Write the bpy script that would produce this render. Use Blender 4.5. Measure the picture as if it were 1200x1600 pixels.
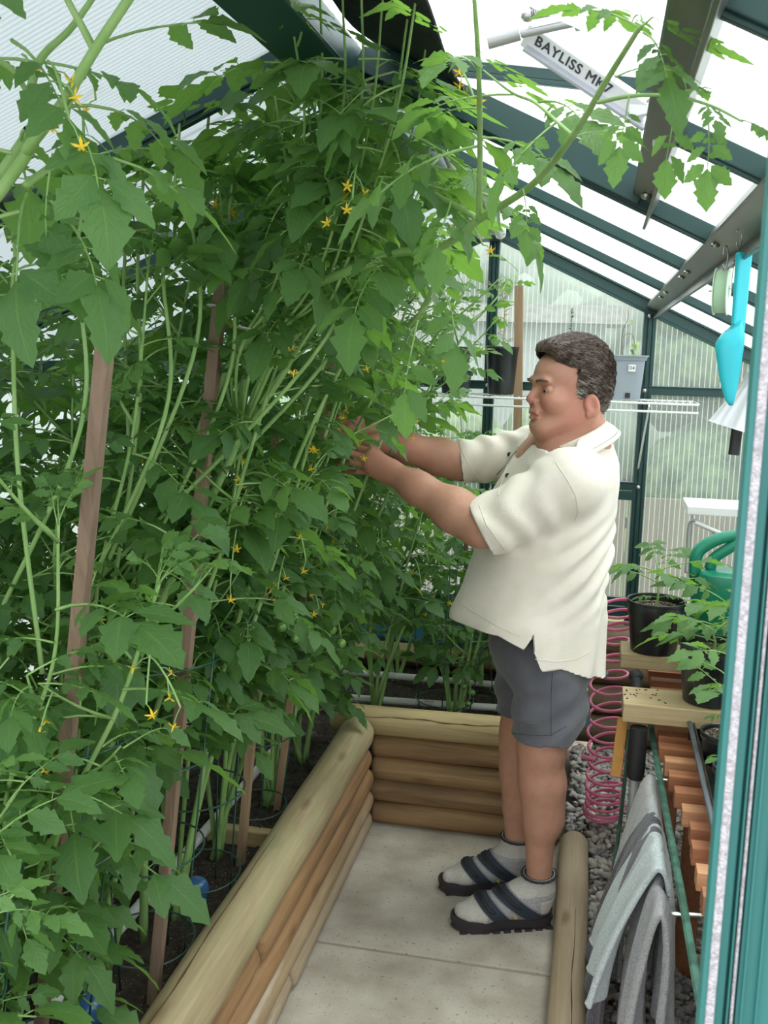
import bpy, bmesh, math, random
import numpy as np
from mathutils import Vector, Matrix, Euler
R_ = random.Random(7)
sc = bpy.context.scene
for o in list(bpy.data.objects): bpy.data.objects.remove(o)

# ------------------------------------------------------------------ camera
FPX = 1600.0; YAW = math.radians(11.75); PITCH = math.radians(9.2); ROLL = 0.027; CAMH = 1.62
_f = Vector((-math.sin(YAW)*math.cos(PITCH), math.cos(YAW)*math.cos(PITCH), -math.sin(PITCH)))
_r = Vector((math.cos(YAW), math.sin(YAW), 0)); _u = _r.cross(_f)
CR = _r*math.cos(ROLL) + _u*math.sin(ROLL); CU = _u*math.cos(ROLL) - _r*math.sin(ROLL); CF = _f
CAM = Vector((0, 0, CAMH))
cam = bpy.data.cameras.new('camera'); camo = bpy.data.objects.new('camera', cam); sc.collection.objects.link(camo)
cam.sensor_fit = 'VERTICAL'; cam.sensor_height = 36; cam.lens = 36.0*FPX/1600; cam.clip_start = 0.05; cam.clip_end = 200
M4 = Matrix((CR, CU, -CF)).transposed().to_4x4(); M4.translation = CAM
camo.matrix_world = M4
cam.dof.use_dof = True; cam.dof.focus_distance = 2.6; cam.dof.aperture_fstop = 30
sc.camera = camo

def ray(px, py): return CR*((px-600)/FPX) - CU*((py-800)/FPX) + CF
def atY(px, py, y): d = ray(px, py); return CAM + d*(y/d.y)
def atX(px, py, x): d = ray(px, py); return CAM + d*(x/d.x)
def atZ(px, py, z): d = ray(px, py); return CAM + d*((z-CAMH)/d.z)

# ------------------------------------------------------------------ world: bright overcast sky
w = bpy.data.worlds.new('overcast sky'); sc.world = w; w.use_nodes = True
nt = w.node_tree; nt.nodes.clear()
bg = nt.nodes.new('ShaderNodeBackground'); out = nt.nodes.new('ShaderNodeOutputWorld')
gr = nt.nodes.new('ShaderNodeTexCoord'); sep = nt.nodes.new('ShaderNodeSeparateXYZ'); cr = nt.nodes.new('ShaderNodeValToRGB')
nt.links.new(gr.outputs['Generated'], sep.inputs[0]); nt.links.new(sep.outputs[2], cr.inputs[0])
cr.color_ramp.elements[0].position = 0.0; cr.color_ramp.elements[0].color = (0.55, 0.58, 0.58, 1)
cr.color_ramp.elements[1].position = 0.45; cr.color_ramp.elements[1].color = (0.97, 0.985, 1, 1)
nt.links.new(cr.outputs[0], bg.inputs[0]); bg.inputs[1].default_value = 1.75
nt.links.new(bg.outputs[0], out.inputs[0])
# the sun behind thin cloud: soft and weak
sl = bpy.data.lights.new('sun', 'SUN'); sl.energy = 2.6; sl.angle = math.radians(25); sl.color = (1, 0.98, 0.94)
so = bpy.data.objects.new('sun', sl); sc.collection.objects.link(so)
so.rotation_euler = Vector((-0.30, -0.1, -1)).normalized().to_track_quat('-Z', 'Y').to_euler()
sc.view_settings.view_transform = 'Standard'; sc.view_settings.look = 'None'
sc.view_settings.gamma = 1; sc.view_settings.exposure = 0.86; sc.view_settings.use_curve_mapping = False
sc.cycles.transparent_max_bounces = 24; sc.cycles.max_bounces = 8

# ------------------------------------------------------------------ object helpers
def link(o): sc.collection.objects.link(o); return o
def tag(o, label=None, cat=None, group=None, kind=None):
    if label: o['label'] = label
    if cat: o['category'] = cat
    if group: o['group'] = group
    if kind: o['kind'] = kind
    return o
def empty(name, loc=(0, 0, 0), rz=0.0, label=None, cat=None, group=None, kind=None):
    o = bpy.data.objects.new(name, None); link(o); o.location = loc; o.rotation_euler = (0, 0, rz)
    o.empty_display_size = 0.05
    return tag(o, label, cat, group, kind)
def copy_tree(o, parent=None):
    c = o.copy(); link(c)
    if parent: c.parent = parent
    for ch in list(o.children): copy_tree(ch, c)
    return c

class MB:
    """collects shapes into one mesh"""
    def __init__(s): s.v = []; s.f = []; s.m = []; s.n = 0
    def add(s, v, f, m=0):
        s.v.append(np.asarray(v, float).reshape(-1, 3)); k = s.n
        for a in f: s.f.append(tuple(int(i)+k for i in a)); s.m.append(m)
        s.n += len(s.v[-1])
    def box(s, c, d, rot=None, m=0, taper=None):
        x, y, z = d[0]/2, d[1]/2, d[2]/2
        v = [Vector((sx*x*(taper if (taper and sz > 0) else 1), sy*y*(taper if (taper and sz > 0) else 1), sz*z)) for sz in (-1, 1) for sy in (-1, 1) for sx in (-1, 1)]
        if rot is not None: v = [rot @ q for q in v]
        c = Vector(c)
        s.add([tuple(q+c) for q in v], [(0, 2, 3, 1), (4, 5, 7, 6), (0, 1, 5, 4), (2, 6, 7, 3), (0, 4, 6, 2), (1, 3, 7, 5)], m)
    def bar(s, a, b, w, h, up=(0, 0, 1), m=0):
        a = Vector(a); b = Vector(b); d = (b-a); L = d.length; d.normalize(); up = Vector(up)
        sx = d.cross(up).normalized(); uz = sx.cross(d)
        rot = Matrix((d, sx, uz)).transposed(); s.box((a+b)/2, (L, w, h), rot, m)
    def tube(s, pts, r, n=8, m=0, cap=True, flat=1.0, closed=False, upv=None):
        P = [Vector(p) for p in pts]; N = len(P)
        if not hasattr(r, '__len__'): r = [r]*N
        vs = []; prev = None
        for i in range(N):
            if closed: t = P[(i+1) % N]-P[i-1]
            else: t = P[min(i+1, N-1)]-P[max(i-1, 0)]
            if t.length < 1e-9: t = Vector((0, 0, 1))
            t.normalize()
            if upv is not None: a = t.cross(Vector(upv))
            elif prev is None: a = t.cross(Vector((0, 0, 1)) if abs(t.z) < .9 else Vector((1, 0, 0)))
            else: a = prev - t*prev.dot(t)
            if a.length < 1e-6: a = t.orthogonal()
            a.normalize(); prev = a; b = t.cross(a)
            for k in range(n):
                q = 2*math.pi*k/n
                vs.append(P[i]+a*(math.cos(q)*r[i])+b*(math.sin(q)*r[i]*flat))
        f = []
        for i in range(N if closed else N-1):
            for k in range(n):
                j = (i+1) % N
                f.append((i*n+k, i*n+(k+1) % n, j*n+(k+1) % n, j*n+k))
        if cap and not closed: f.append(tuple(range(n-1, -1, -1))); f.append(tuple((N-1)*n+k for k in range(n)))
        s.add([tuple(q) for q in vs], f, m)
    def lathe(s, prof, n=24, o=(0, 0, 0), rot=None, m=0, sx=1, sy=1, power=None):
        vs = []
        for (r, z) in prof:
            for k in range(n):
                q = 2*math.pi*k/n; cx, cy = math.cos(q), math.sin(q)
                if power:
                    g = (abs(cx)**power+abs(cy)**power)**(-1/power); cx, cy = cx*g, cy*g
                p = Vector((r*cx*sx, r*cy*sy, z))
                if rot is not None: p = rot @ p
                vs.append(tuple(p+Vector(o)))
        f = []
        for i in range(len(prof)-1):
            for k in range(n): f.append((i*n+k, i*n+(k+1) % n, (i+1)*n+(k+1) % n, (i+1)*n+k))
        if prof[0][0] > 1e-6: f.append(tuple(range(n-1, -1, -1)))
        if prof[-1][0] > 1e-6: f.append(tuple((len(prof)-1)*n+k for k in range(n)))
        s.add(vs, f, m)
    def ball(s, c, r, n=12, m=0, rot=None):
        if not hasattr(r, '__len__'): r = (r, r, r)
        vs = []; f = []; k = n//2
        for i in range(k+1):
            for j in range(n):
                a = math.pi*i/k; b = 2*math.pi*j/n
                p = Vector((r[0]*math.sin(a)*math.cos(b), r[1]*math.sin(a)*math.sin(b), r[2]*math.cos(a)))
                if rot is not None: p = rot @ p
                vs.append(tuple(p+Vector(c)))
        for i in range(k):
            for j in range(n): f.append((i*n+j, (i+1)*n+j, (i+1)*n+(j+1) % n, i*n+(j+1) % n))
        s.add(vs, f, m)
    def prism(s, poly, z0, z1, rot=None, o=(0, 0, 0), m=0):
        n = len(poly); vs = [Vector((x, y, z)) for z in (z0, z1) for (x, y) in poly]
        if rot is not None: vs = [rot @ q for q in vs]
        vs = [tuple(q+Vector(o)) for q in vs]
        f = [tuple(range(n-1, -1, -1)), tuple(range(n, 2*n))]+[(i, (i+1) % n, n+(i+1) % n, n+i) for i in range(n)]
        s.add(vs, f, m)
    def build(s, name, mats, parent=None, smooth=False, bevel=0, local=None, solid=0, weld=False):
        me = bpy.data.meshes.new(name)
        V = np.concatenate(s.v) if s.v else np.zeros((0, 3))
        if local is not None: V = V-np.array(local)
        me.from_pydata(V.tolist(), [], s.f)
        if not isinstance(mats, (list, tuple)): mats = [mats]
        for q in mats: me.materials.append(q)
        me.polygons.foreach_set('material_index', s.m)
        if weld:
            bm = bmesh.new(); bm.from_mesh(me); bmesh.ops.remove_doubles(bm, verts=bm.verts, dist=1e-5); bm.to_mesh(me); bm.free()
        me.polygons.foreach_set('use_smooth', [bool(smooth)]*len(me.polygons))
        if smooth and smooth != 'all': me.set_sharp_from_angle(angle=math.radians(40))
        o = bpy.data.objects.new(name, me); link(o)
        if parent is not None: o.parent = parent
        if solid:
            md = o.modifiers.new('t', 'SOLIDIFY'); md.thickness = solid; md.offset = 0
        if bevel:
            md = o.modifiers.new('b', 'BEVEL'); md.width = bevel; md.segments = 2; md.limit_method = 'ANGLE'; md.angle_limit = math.radians(50)
        return o

def spline(pts, n=8):
    """Catmull-Rom through points"""
    P = [Vector(p) for p in pts]; out = []
    for i in range(len(P)-1):
        a = P[i-1] if i > 0 else P[0]*2-P[1]; b = P[i]; c = P[i+1]; d = P[i+2] if i+2 < len(P) else P[-1]*2-P[-2]
        for k in range(n):
            t = k/n
            out.append(0.5*((2*b)+(c-a)*t+(2*a-5*b+4*c-d)*t*t+(3*b-a-3*c+d)*t**3))
    out.append(P[-1]); return out

# ------------------------------------------------------------------ materials
def mat(name, col, rough=0.6, metal=0.0, spec=0.5, noise=None, bump=None, tr=None, sheen=0, coat=0, sss=0):
    """noise=(colour2, scale, (sx,sy,sz), contrast lo, hi); bump=(scale, strength, (sx,sy,sz))"""
    m = bpy.data.materials.new(name); m.use_nodes = True; nt = m.node_tree; b = nt.nodes['Principled BSDF']
    b.inputs['Base Color'].default_value = (*col, 1); b.inputs['Roughness'].default_value = rough
    b.inputs['Metallic'].default_value = metal; b.inputs['Specular IOR Level'].default_value = spec
    if sheen: b.inputs['Sheen Weight'].default_value = sheen
    if coat: b.inputs['Coat Weight'].default_value = coat
    if sss: b.inputs['Subsurface Weight'].default_value = sss; b.inputs['Subsurface Radius'].default_value = (0.012, 0.004, 0.002); b.inputs['Subsurface Scale'].default_value = 1.0
    tc = nt.nodes.new('ShaderNodeTexCoord')
    def coords(s3):
        mp = nt.nodes.new('ShaderNodeMapping'); mp.inputs['Scale'].default_value = s3
        nt.links.new(tc.outputs['Object'], mp.inputs[0]); return mp
    if noise:
        for q in (noise if isinstance(noise, list) else [noise]):
            c2, scale, s3, lo, hi = q
            n = nt.nodes.new('ShaderNodeTexNoise'); n.inputs['Scale'].default_value = scale; n.inputs['Detail'].default_value = 5
            nt.links.new(coords(s3).outputs[0], n.inputs['Vector'])
            rmp = nt.nodes.new('ShaderNodeMapRange'); rmp.inputs[1].default_value = lo; rmp.inputs[2].default_value = hi
            nt.links.new(n.outputs[0], rmp.inputs[0])
            mx = nt.nodes.new('ShaderNodeMix'); mx.data_type = 'RGBA'
            prev = b.inputs['Base Color'].links
            if prev: nt.links.new(prev[0].from_socket, mx.inputs[6])
            else: mx.inputs[6].default_value = (*col, 1)
            mx.inputs[7].default_value = (*c2, 1); nt.links.new(rmp.outputs[0], mx.inputs[0]); nt.links.new(mx.outputs[2], b.inputs['Base Color'])
    if bump:
        for q in (bump if isinstance(bump, list) else [bump]):
            n = nt.nodes.new('ShaderNodeTexNoise'); n.inputs['Scale'].default_value = q[0]; n.inputs['Detail'].default_value = 4
            nt.links.new(coords(q[2]).outputs[0], n.inputs['Vector'])
            bp = nt.nodes.new('ShaderNodeBump'); bp.inputs['Strength'].default_value = q[1]; bp.inputs['Distance'].default_value = 0.004
            prev = b.inputs['Normal'].links
            if prev: nt.links.new(prev[0].from_socket, bp.inputs['Normal'])
            nt.links.new(n.outputs[0], bp.inputs['Height']); nt.links.new(bp.outputs[0], b.inputs['Normal'])
    return m

def wood(name, c1, c2, axis='y', knot=(0.16, 0.09, 0.04), stain=None, rough=0.7, scale=1.0):
    """grain stretched along an axis, with knots and optional stains"""
    m = bpy.data.materials.new(name); m.use_nodes = True; nt = m.node_tree; b = nt.nodes['Principled BSDF']
    b.inputs['Roughness'].default_value = rough; L = nt.links.new
    tc = nt.nodes.new('ShaderNodeTexCoord')
    def mp(s3):
        n = nt.nodes.new('ShaderNodeMapping'); n.inputs['Scale'].default_value = s3; L(tc.outputs['Object'], n.inputs[0]); return n.outputs[0]
    ax = {'x': 0, 'y': 1, 'z': 2}[axis]
    def S(l, t): v = [t]*3; v[ax] = l; return tuple(q*scale for q in v)
    n1 = nt.nodes.new('ShaderNodeTexNoise'); n1.inputs['Scale'].default_value = 1; n1.inputs['Detail'].default_value = 6; n1.inputs['Distortion'].default_value = 1.2; L(mp(S(2.2, 55)), n1.inputs['Vector'])
    n2 = nt.nodes.new('ShaderNodeTexNoise'); n2.inputs['Scale'].default_value = 1; n2.inputs['Detail'].default_value = 3; L(mp(S(2.0, 7)), n2.inputs['Vector'])
    a = nt.nodes.new('ShaderNodeMath'); a.operation = 'ADD'; L(n1.outputs[0], a.inputs[0]); L(n2.outputs[0], a.inputs[1])
    r = nt.nodes.new('ShaderNodeMapRange'); r.inputs[1].default_value = .75; r.inputs[2].default_value = 1.25; L(a.outputs[0], r.inputs[0])
    mx = nt.nodes.new('ShaderNodeMix'); mx.data_type = 'RGBA'; mx.inputs[6].default_value = (*c1, 1); mx.inputs[7].default_value = (*c2, 1); L(r.outputs[0], mx.inputs[0]); cur = mx.outputs[2]
    v = nt.nodes.new('ShaderNodeTexVoronoi'); v.inputs['Scale'].default_value = 1; L(mp(S(3.2, 9)), v.inputs['Vector'])
    r2 = nt.nodes.new('ShaderNodeMapRange'); r2.inputs[1].default_value = .16; r2.inputs[2].default_value = .05; L(v.outputs['Distance'], r2.inputs[0])
    m2 = nt.nodes.new('ShaderNodeMix'); m2.data_type = 'RGBA'; L(cur, m2.inputs[6]); m2.inputs[7].default_value = (*knot, 1)
    ms = nt.nodes.new('ShaderNodeMath'); ms.operation = 'MULTIPLY'; ms.inputs[1].default_value = .7; L(r2.outputs[0], ms.inputs[0]); L(ms.outputs[0], m2.inputs[0]); cur = m2.outputs[2]
    if stain:
        n3 = nt.nodes.new('ShaderNodeTexNoise'); n3.inputs['Scale'].default_value = 1; n3.inputs['Detail'].default_value = 4; L(mp(S(2.5, 11)), n3.inputs['Vector'])
        r3 = nt.nodes.new('ShaderNodeMapRange'); r3.inputs[1].default_value = .5; r3.inputs[2].default_value = .68; L(n3.outputs[0], r3.inputs[0])
        m3 = nt.nodes.new('ShaderNodeMix'); m3.data_type = 'RGBA'; L(cur, m3.inputs[6]); m3.inputs[7].default_value = (*stain, 1); L(r3.outputs[0], m3.inputs[0]); cur = m3.outputs[2]
    L(cur, b.inputs['Base Color'])
    bp = nt.nodes.new('ShaderNodeBump'); bp.inputs['Strength'].default_value = .35; bp.inputs['Distance'].default_value = .004; L(n1.outputs[0], bp.inputs['Height']); L(bp.outputs[0], b.inputs['Normal'])
    return m

def poly_mat(name, axis, clear=0.8, body=(0.8, 0.86, 0.84), pitch=0.0165, line=0.22, rough=0.25):
    """twin-wall polycarbonate: clear sheet with pale internal ribs at right angles to the given axis"""
    m = bpy.data.materials.new(name); m.use_nodes = True; nt = m.node_tree; L = nt.links.new
    nt.nodes.remove(nt.nodes['Principled BSDF']); out = nt.nodes['Material Output']
    tc = nt.nodes.new('ShaderNodeTexCoord'); sp = nt.nodes.new('ShaderNodeSeparateXYZ'); L(tc.outputs['Object'], sp.inputs[0])
    d = nt.nodes.new('ShaderNodeMath'); d.operation = 'DIVIDE'; d.inputs[1].default_value = pitch; L(sp.outputs[axis], d.inputs[0])
    fr = nt.nodes.new('ShaderNodeMath'); fr.operation = 'FRACT'; L(d.outputs[0], fr.inputs[0])
    lt = nt.nodes.new('ShaderNodeMath'); lt.operation = 'LESS_THAN'; lt.inputs[1].default_value = line; L(fr.outputs[0], lt.inputs[0])
    mr = nt.nodes.new('ShaderNodeMapRange'); mr.inputs[3].default_value = 1-clear; mr.inputs[4].default_value = min(1, 1-clear+.36); L(lt.outputs[0], mr.inputs[0])
    nz = nt.nodes.new('ShaderNodeTexNoise'); nz.inputs['Scale'].default_value = 3.0; L(tc.outputs['Object'], nz.inputs['Vector'])
    tl = nt.nodes.new('ShaderNodeBsdfTranslucent'); tl.inputs[0].default_value = (*body, 1)
    df = nt.nodes.new('ShaderNodeBsdfDiffuse'); df.inputs[0].default_value = (*body, 1)
    md = nt.nodes.new('ShaderNodeMixShader'); md.inputs[0].default_value = .35; L(tl.outputs[0], md.inputs[1]); L(df.outputs[0], md.inputs[2])
    tp = nt.nodes.new('ShaderNodeBsdfTransparent'); tp.inputs[0].default_value = (.93, .96, .95, 1)
    gl = nt.nodes.new('ShaderNodeBsdfGlossy'); gl.inputs['Roughness'].default_value = rough; gl.inputs[0].default_value = (.9, .95, .95, 1)
    mg = nt.nodes.new('ShaderNodeMixShader'); mg.inputs[0].default_value = .05; L(tp.outputs[0], mg.inputs[1]); L(gl.outputs[0], mg.inputs[2])
    mm = nt.nodes.new('ShaderNodeMixShader'); L(mr.outputs[0], mm.inputs[0]); L(mg.outputs[0], mm.inputs[1]); L(md.outputs[0], mm.inputs[2]); L(mm.outputs[0], out.inputs[0])
    return m

GREEN = mat('dark green powder coat', (0.012, 0.055, 0.052), .38, spec=.5)
ALU_G = mat('weathered grey green aluminium', (0.13, 0.145, 0.12), .35, metal=.55, noise=((0.05, 0.07, 0.06), 9, (1, .3, 1), .4, .7))
JAMB = mat('teal green door frame paint', (0.030, 0.165, 0.155), .42, spec=.4)
BRUSH = mat('grey pile weather strip', (0.42, 0.40, 0.43), .95, bump=(900, .8, (1, 1, 1)), noise=((.62, .60, .64), 500, (1, 1, 1), .4, .6))
ALU = mat('bare aluminium', (0.62, 0.63, 0.64), .35, metal=.7)
STEEL = mat('bright steel', (0.75, 0.75, 0.76), .22, metal=1)
BOLT = mat('zinc bolt head', (0.6, 0.6, 0.58), .3, metal=.9)
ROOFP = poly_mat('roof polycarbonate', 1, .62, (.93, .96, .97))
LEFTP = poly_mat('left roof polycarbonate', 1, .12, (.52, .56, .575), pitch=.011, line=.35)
GABLEP = poly_mat('gable polycarbonate', 0, .90, (.80, .84, .82), pitch=.0195, line=.16)
WHITEP = mat('white enamel', (0.85, 0.86, 0.85), .3)
BLACKP = mat('black nursery plastic', (0.012, 0.014, 0.015), .33, noise=((.05, .055, .055), 25, (1, 1, .3), .45, .8))
BLACKR = mat('black rubber', (0.02, 0.02, 0.022), .6)
# ================================================================== SETTING
RX, RZ, SL = -0.46, 2.115, 0.465         # ridge x, ridge height, roof slope
HW = 1.24; XR = RX+HW; XL = RX-HW; ZE = RZ-SL*HW; YG = 4.2; YF = 0.45
def rz_at(x): return RZ-SL*abs(x-RX)

# ---- concrete path slabs
def concrete():
    m = bpy.data.materials.new('pitted pale concrete'); m.use_nodes = True; nt = m.node_tree; b = nt.nodes['Principled BSDF']; L = nt.links.new
    b.inputs['Roughness'].default_value = .9
    tc = nt.nodes.new('ShaderNodeTexCoord')
    n1 = nt.nodes.new('ShaderNodeTexNoise'); n1.inputs['Scale'].default_value = 6; n1.inputs['Detail'].default_value = 8; L(tc.outputs['Object'], n1.inputs['Vector'])
    cr = nt.nodes.new('ShaderNodeValToRGB'); cr.color_ramp.elements[0].position = .3; cr.color_ramp.elements[0].color = (.35, .31, .25, 1)
    cr.color_ramp.elements[1].position = .7; cr.color_ramp.elements[1].color = (.60, .555, .475, 1); L(n1.outputs[0], cr.inputs[0])
    n2 = nt.nodes.new('ShaderNodeTexNoise'); n2.inputs['Scale'].default_value = 95; n2.inputs['Detail'].default_value = 3; L(tc.outputs['Object'], n2.inputs['Vector'])
    r2 = nt.nodes.new('ShaderNodeMapRange'); r2.inputs[1].default_value = .62; r2.inputs[2].default_value = .72; L(n2.outputs[0], r2.inputs[0])
    m2 = nt.nodes.new('ShaderNodeMix'); m2.data_type = 'RGBA'; L(cr.outputs[0], m2.inputs[6]); m2.inputs[7].default_value = (.14, .125, .105, 1)
    mm = nt.nodes.new('ShaderNodeMath'); mm.operation = 'MULTIPLY'; mm.inputs[1].default_value = .7; L(r2.outputs[0], mm.inputs[0]); L(mm.outputs[0], m2.inputs[0])
    n3 = nt.nodes.new('ShaderNodeTexNoise'); n3.inputs['Scale'].default_value = 300; L(tc.outputs['Object'], n3.inputs['Vector'])
    m3 = nt.nodes.new('ShaderNodeMix'); m3.data_type = 'RGBA'; m3.blend_type = 'MULTIPLY'; L(m2.outputs[2], m3.inputs[6]); L(n3.outputs[0], m3.inputs[7]); m3.inputs[0].default_value = .35
    L(m3.outputs[2], b.inputs['Base Color'])
    bp = nt.nodes.new('ShaderNodeBump'); bp.inputs['Strength'].default_value = .5; bp.inputs['Distance'].default_value = .003
    iv = nt.nodes.new('ShaderNodeMath'); iv.operation = 'SUBTRACT'; iv.inputs[0].default_value = 1; L(n2.outputs[0], iv.inputs[1]); L(iv.outputs[0], bp.inputs['Height']); L(bp.outputs[0], b.inputs['Normal'])
    return m
CONC = concrete()
fl = empty('floor', kind='structure')
b = MB()
rn = random.Random(3)
for y0, y1 in ((1.0, 2.50), (2.512, 3.26)):
    b.box((-.36, (y0+y1)/2, -.025), (.74, y1-y0, .05))
b.build('concrete_slab', CONC, fl, bevel=.004)
SOILB = mat('dark sandy joint', (.30, .25, .19), .95, bump=(120, .5, (1, 1, 1)))
b = MB(); b.box((-.36, 2.503, -.03), (.74, .03, .05)); b.build('slab_joint', SOILB, fl)
GRND = mat('trodden earth', (.10, .085, .065), .95, noise=((.2, .17, .13), 30, (1, 1, 1), .4, .7), bump=(60, .6, (1, 1, 1)))
b = MB(); b.box((-.2, 3.0, -.09), (6, 9, .06)); b.build('earth', GRND, fl)

# ---- outdoor ground and hedge seen blurred through the gable
LAWN = mat('lawn', (.08, .14, .045), .9, noise=((.15, .2, .08), 4, (1, 1, 1), .35, .7), bump=(80, .6, (1, 1, 1)))
b = MB(); b.box((0, 16.3, -.05), (30, 22, .1)); o = b.build('lawn', LAWN); tag(o, kind='structure')
def blobmass(name, m, boxes, seed, n, r0, r1, label, cat):
    rn = random.Random(seed); b = MB()
    for i in range(n):
        x0, x1, y0, y1, z0, z1 = boxes[i % len(boxes)]
        c = (rn.uniform(x0, x1), rn.uniform(y0, y1), rn.uniform(z0, z1)); r = rn.uniform(r0, r1)
        rot = Euler((rn.uniform(0, 6), rn.uniform(0, 6), 0)).to_matrix()
        b.ball(c, (r, r*.8, r*.7), 8, rot=rot)
    o = b.build(name, m, smooth='all')
    tx = bpy.data.textures.new(name, 'CLOUDS'); tx.noise_scale = .12
    return tag(o, label, cat)
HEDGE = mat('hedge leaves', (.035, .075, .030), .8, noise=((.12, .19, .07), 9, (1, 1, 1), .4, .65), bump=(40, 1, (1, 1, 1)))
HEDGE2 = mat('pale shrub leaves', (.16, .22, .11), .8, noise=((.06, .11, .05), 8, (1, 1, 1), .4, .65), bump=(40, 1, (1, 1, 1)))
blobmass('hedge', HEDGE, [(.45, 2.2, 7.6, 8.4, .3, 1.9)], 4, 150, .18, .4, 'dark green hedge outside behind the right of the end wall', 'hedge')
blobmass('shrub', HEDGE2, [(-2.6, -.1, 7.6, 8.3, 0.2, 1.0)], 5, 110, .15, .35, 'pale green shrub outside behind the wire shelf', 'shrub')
TREES = mat('haze paled far foliage', (.30, .34, .29), .9, noise=((.17, .22, .16), .9, (1, 1, 1.6), .42, .6), bump=(8, 1, (1, 1, 1)))  # misty haze is put into this pale leaf colour
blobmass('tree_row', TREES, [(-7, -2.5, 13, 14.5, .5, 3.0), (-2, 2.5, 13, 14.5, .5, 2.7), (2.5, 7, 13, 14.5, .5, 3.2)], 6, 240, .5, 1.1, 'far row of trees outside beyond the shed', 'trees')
PALE = mat('pale painted siding', (.46, .49, .48), .8, noise=((.5, .54, .52), 3, (1, 1, 9), .4, .7))
ROOFT = mat('weathered shingle', (.42, .41, .38), .9, noise=((.30, .30, .27), 9, (1, 1, 3), .4, .7))
t = empty('garden_shed', (-1.7, 9.6, 0), label='pale garden shed outside seen blurred through the end wall', cat='shed')
b = MB(); b.box((0, 0, .95), (3.4, 1.2, 1.9)); b.build('wall', PALE, t)
b = MB(); b.prism([(-1.9, 1.85), (1.9, 1.85), (1.9, 2.0), (-1.9, 2.0)], -.8, .8, rot=Matrix(((1, 0, 0), (0, 0, 1), (0, 1, 0)))); b.build('roof', ROOFT, t)
FENCEW = mat('old grey brown fence boards', (.16, .13, .10), .9, noise=((.24, .20, .15), 6, (1, 1, .2), .4, .7))
t = empty('board_fence', (0, 6.6, 0), label='low brown board fence outside behind the end wall', cat='fence')
for i in range(24):
    b = MB(); b.box((-2.3+i*.2, 0, .36), (.19, .02, .72+rn.uniform(-.01, .01))); b.build('board', FENCEW, t)
b = MB(); b.box((0, .03, .55), (4.8, .03, .07)); b.build('rail', FENCEW, t)
tag(o := (lambda bb: (bb.box((.95, 5.6, .93), (.32, .16, .035)), bb.box((.95, 5.6, .46), (.06, .06, .9)))and bb)(MB()).build('garden_stool', PALE, bevel=.005), 'pale flat topped stand outside behind the corrugated end wall', 'stand')

# ---- end wall (gable)
wb = empty('wall_back', kind='structure')
def post(x, z0, z1, w=.042, y=YG, name='post'):
    b = MB()
    for dx in (-w*.36, 0, w*.36): b.box((x+dx, y-.012+abs(dx)*.3, (z0+z1)/2), (w*.26, .03, z1-z0))
    b.box((x, y, (z0+z1)/2), (w, .03, z1-z0)); return b.build(name, GREEN, wb, bevel=.0015)
post(RX+.01, .5, RZ-.03); post(.168, .5, rz_at(.168)-.02, .048); post(XR-.02, .4, ZE, .05); post(XL+.02, .4, ZE, .05); post(-1.08, .4, rz_at(-1.08)-.02)
def girt(x0, x1, z, h=.032):
    b = MB(); b.box(((x0+x1)/2, YG-.004, z), (x1-x0, .034, h)); b.box(((x0+x1)/2, YG-.014, z+h*.5), (x1-x0, .03, .005)); return b.build('girt', GREEN, wb, bevel=.0015)
girt(XL, XR, 1.475); girt(XL, .168, 1.092); girt(XL, XR, .575, .04)
b = MB()   # small louvre frame low in the wall
for a, c in (((-.42, YG-.02, 1.055), (.145, YG-.02, 1.055)), ((-.42, YG-.02, .62), (.145, YG-.02, .62)), ((.13, YG-.02, .6), (.13, YG-.02, 1.07)), ((-.42, YG-.02, .6), (-.42, YG-.02, 1.07))): b.bar(a, c, .02, .035)
b.build('louvre_frame', GREEN, wb, bevel=.001)
for x in (.168, RX+.01):
    for z in (1.475, 1.092, rz_at(x)-.06):
        b = MB(); b.ball((x-.004, YG-.034, z), (.008, .006, .008), 10); b.build('bolt', BOLT, wb, smooth=True)
# gable rafters
for s in (1, -1):
    b = MB(); A = Vector((RX, YG-.01, RZ)); B = Vector((RX+s*HW, YG-.01, ZE))
    b.bar(A-Vector((0, 0, .02)), B-Vector((0, 0, .02)), .035, .05); b.bar(A+Vector((0, -.02, .0)), B+Vector((0, -.02, .0)), .03, .012)
    b.bar(A+Vector((0, -.006, -.052)), B+Vector((0, -.006, -.052)), .02, .012)
    b.build('gable_rafter', GREEN, wb, bevel=.0015)
b = MB()
b.add([(XL, YG+.004, .57), (XR, YG+.004, .57), (XR, YG+.004, ZE), (RX, YG+.004, RZ), (XL, YG+.004, ZE)], [(0, 1, 2, 3, 4)])
o = b.build('polycarbonate_panel', GABLEP, wb, solid=.004)
LOGD = wood('dark timber base', (.14, .10, .06), (.24, .17, .10), 'x')
b = MB()
for i in range(4): b.tube([(x, YG+.0, .03+.13*i+.04) for x in np.linspace(XL, XR, 8)], .068, 12)
b.build('timber_base', LOGD, wb, smooth='all')

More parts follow.
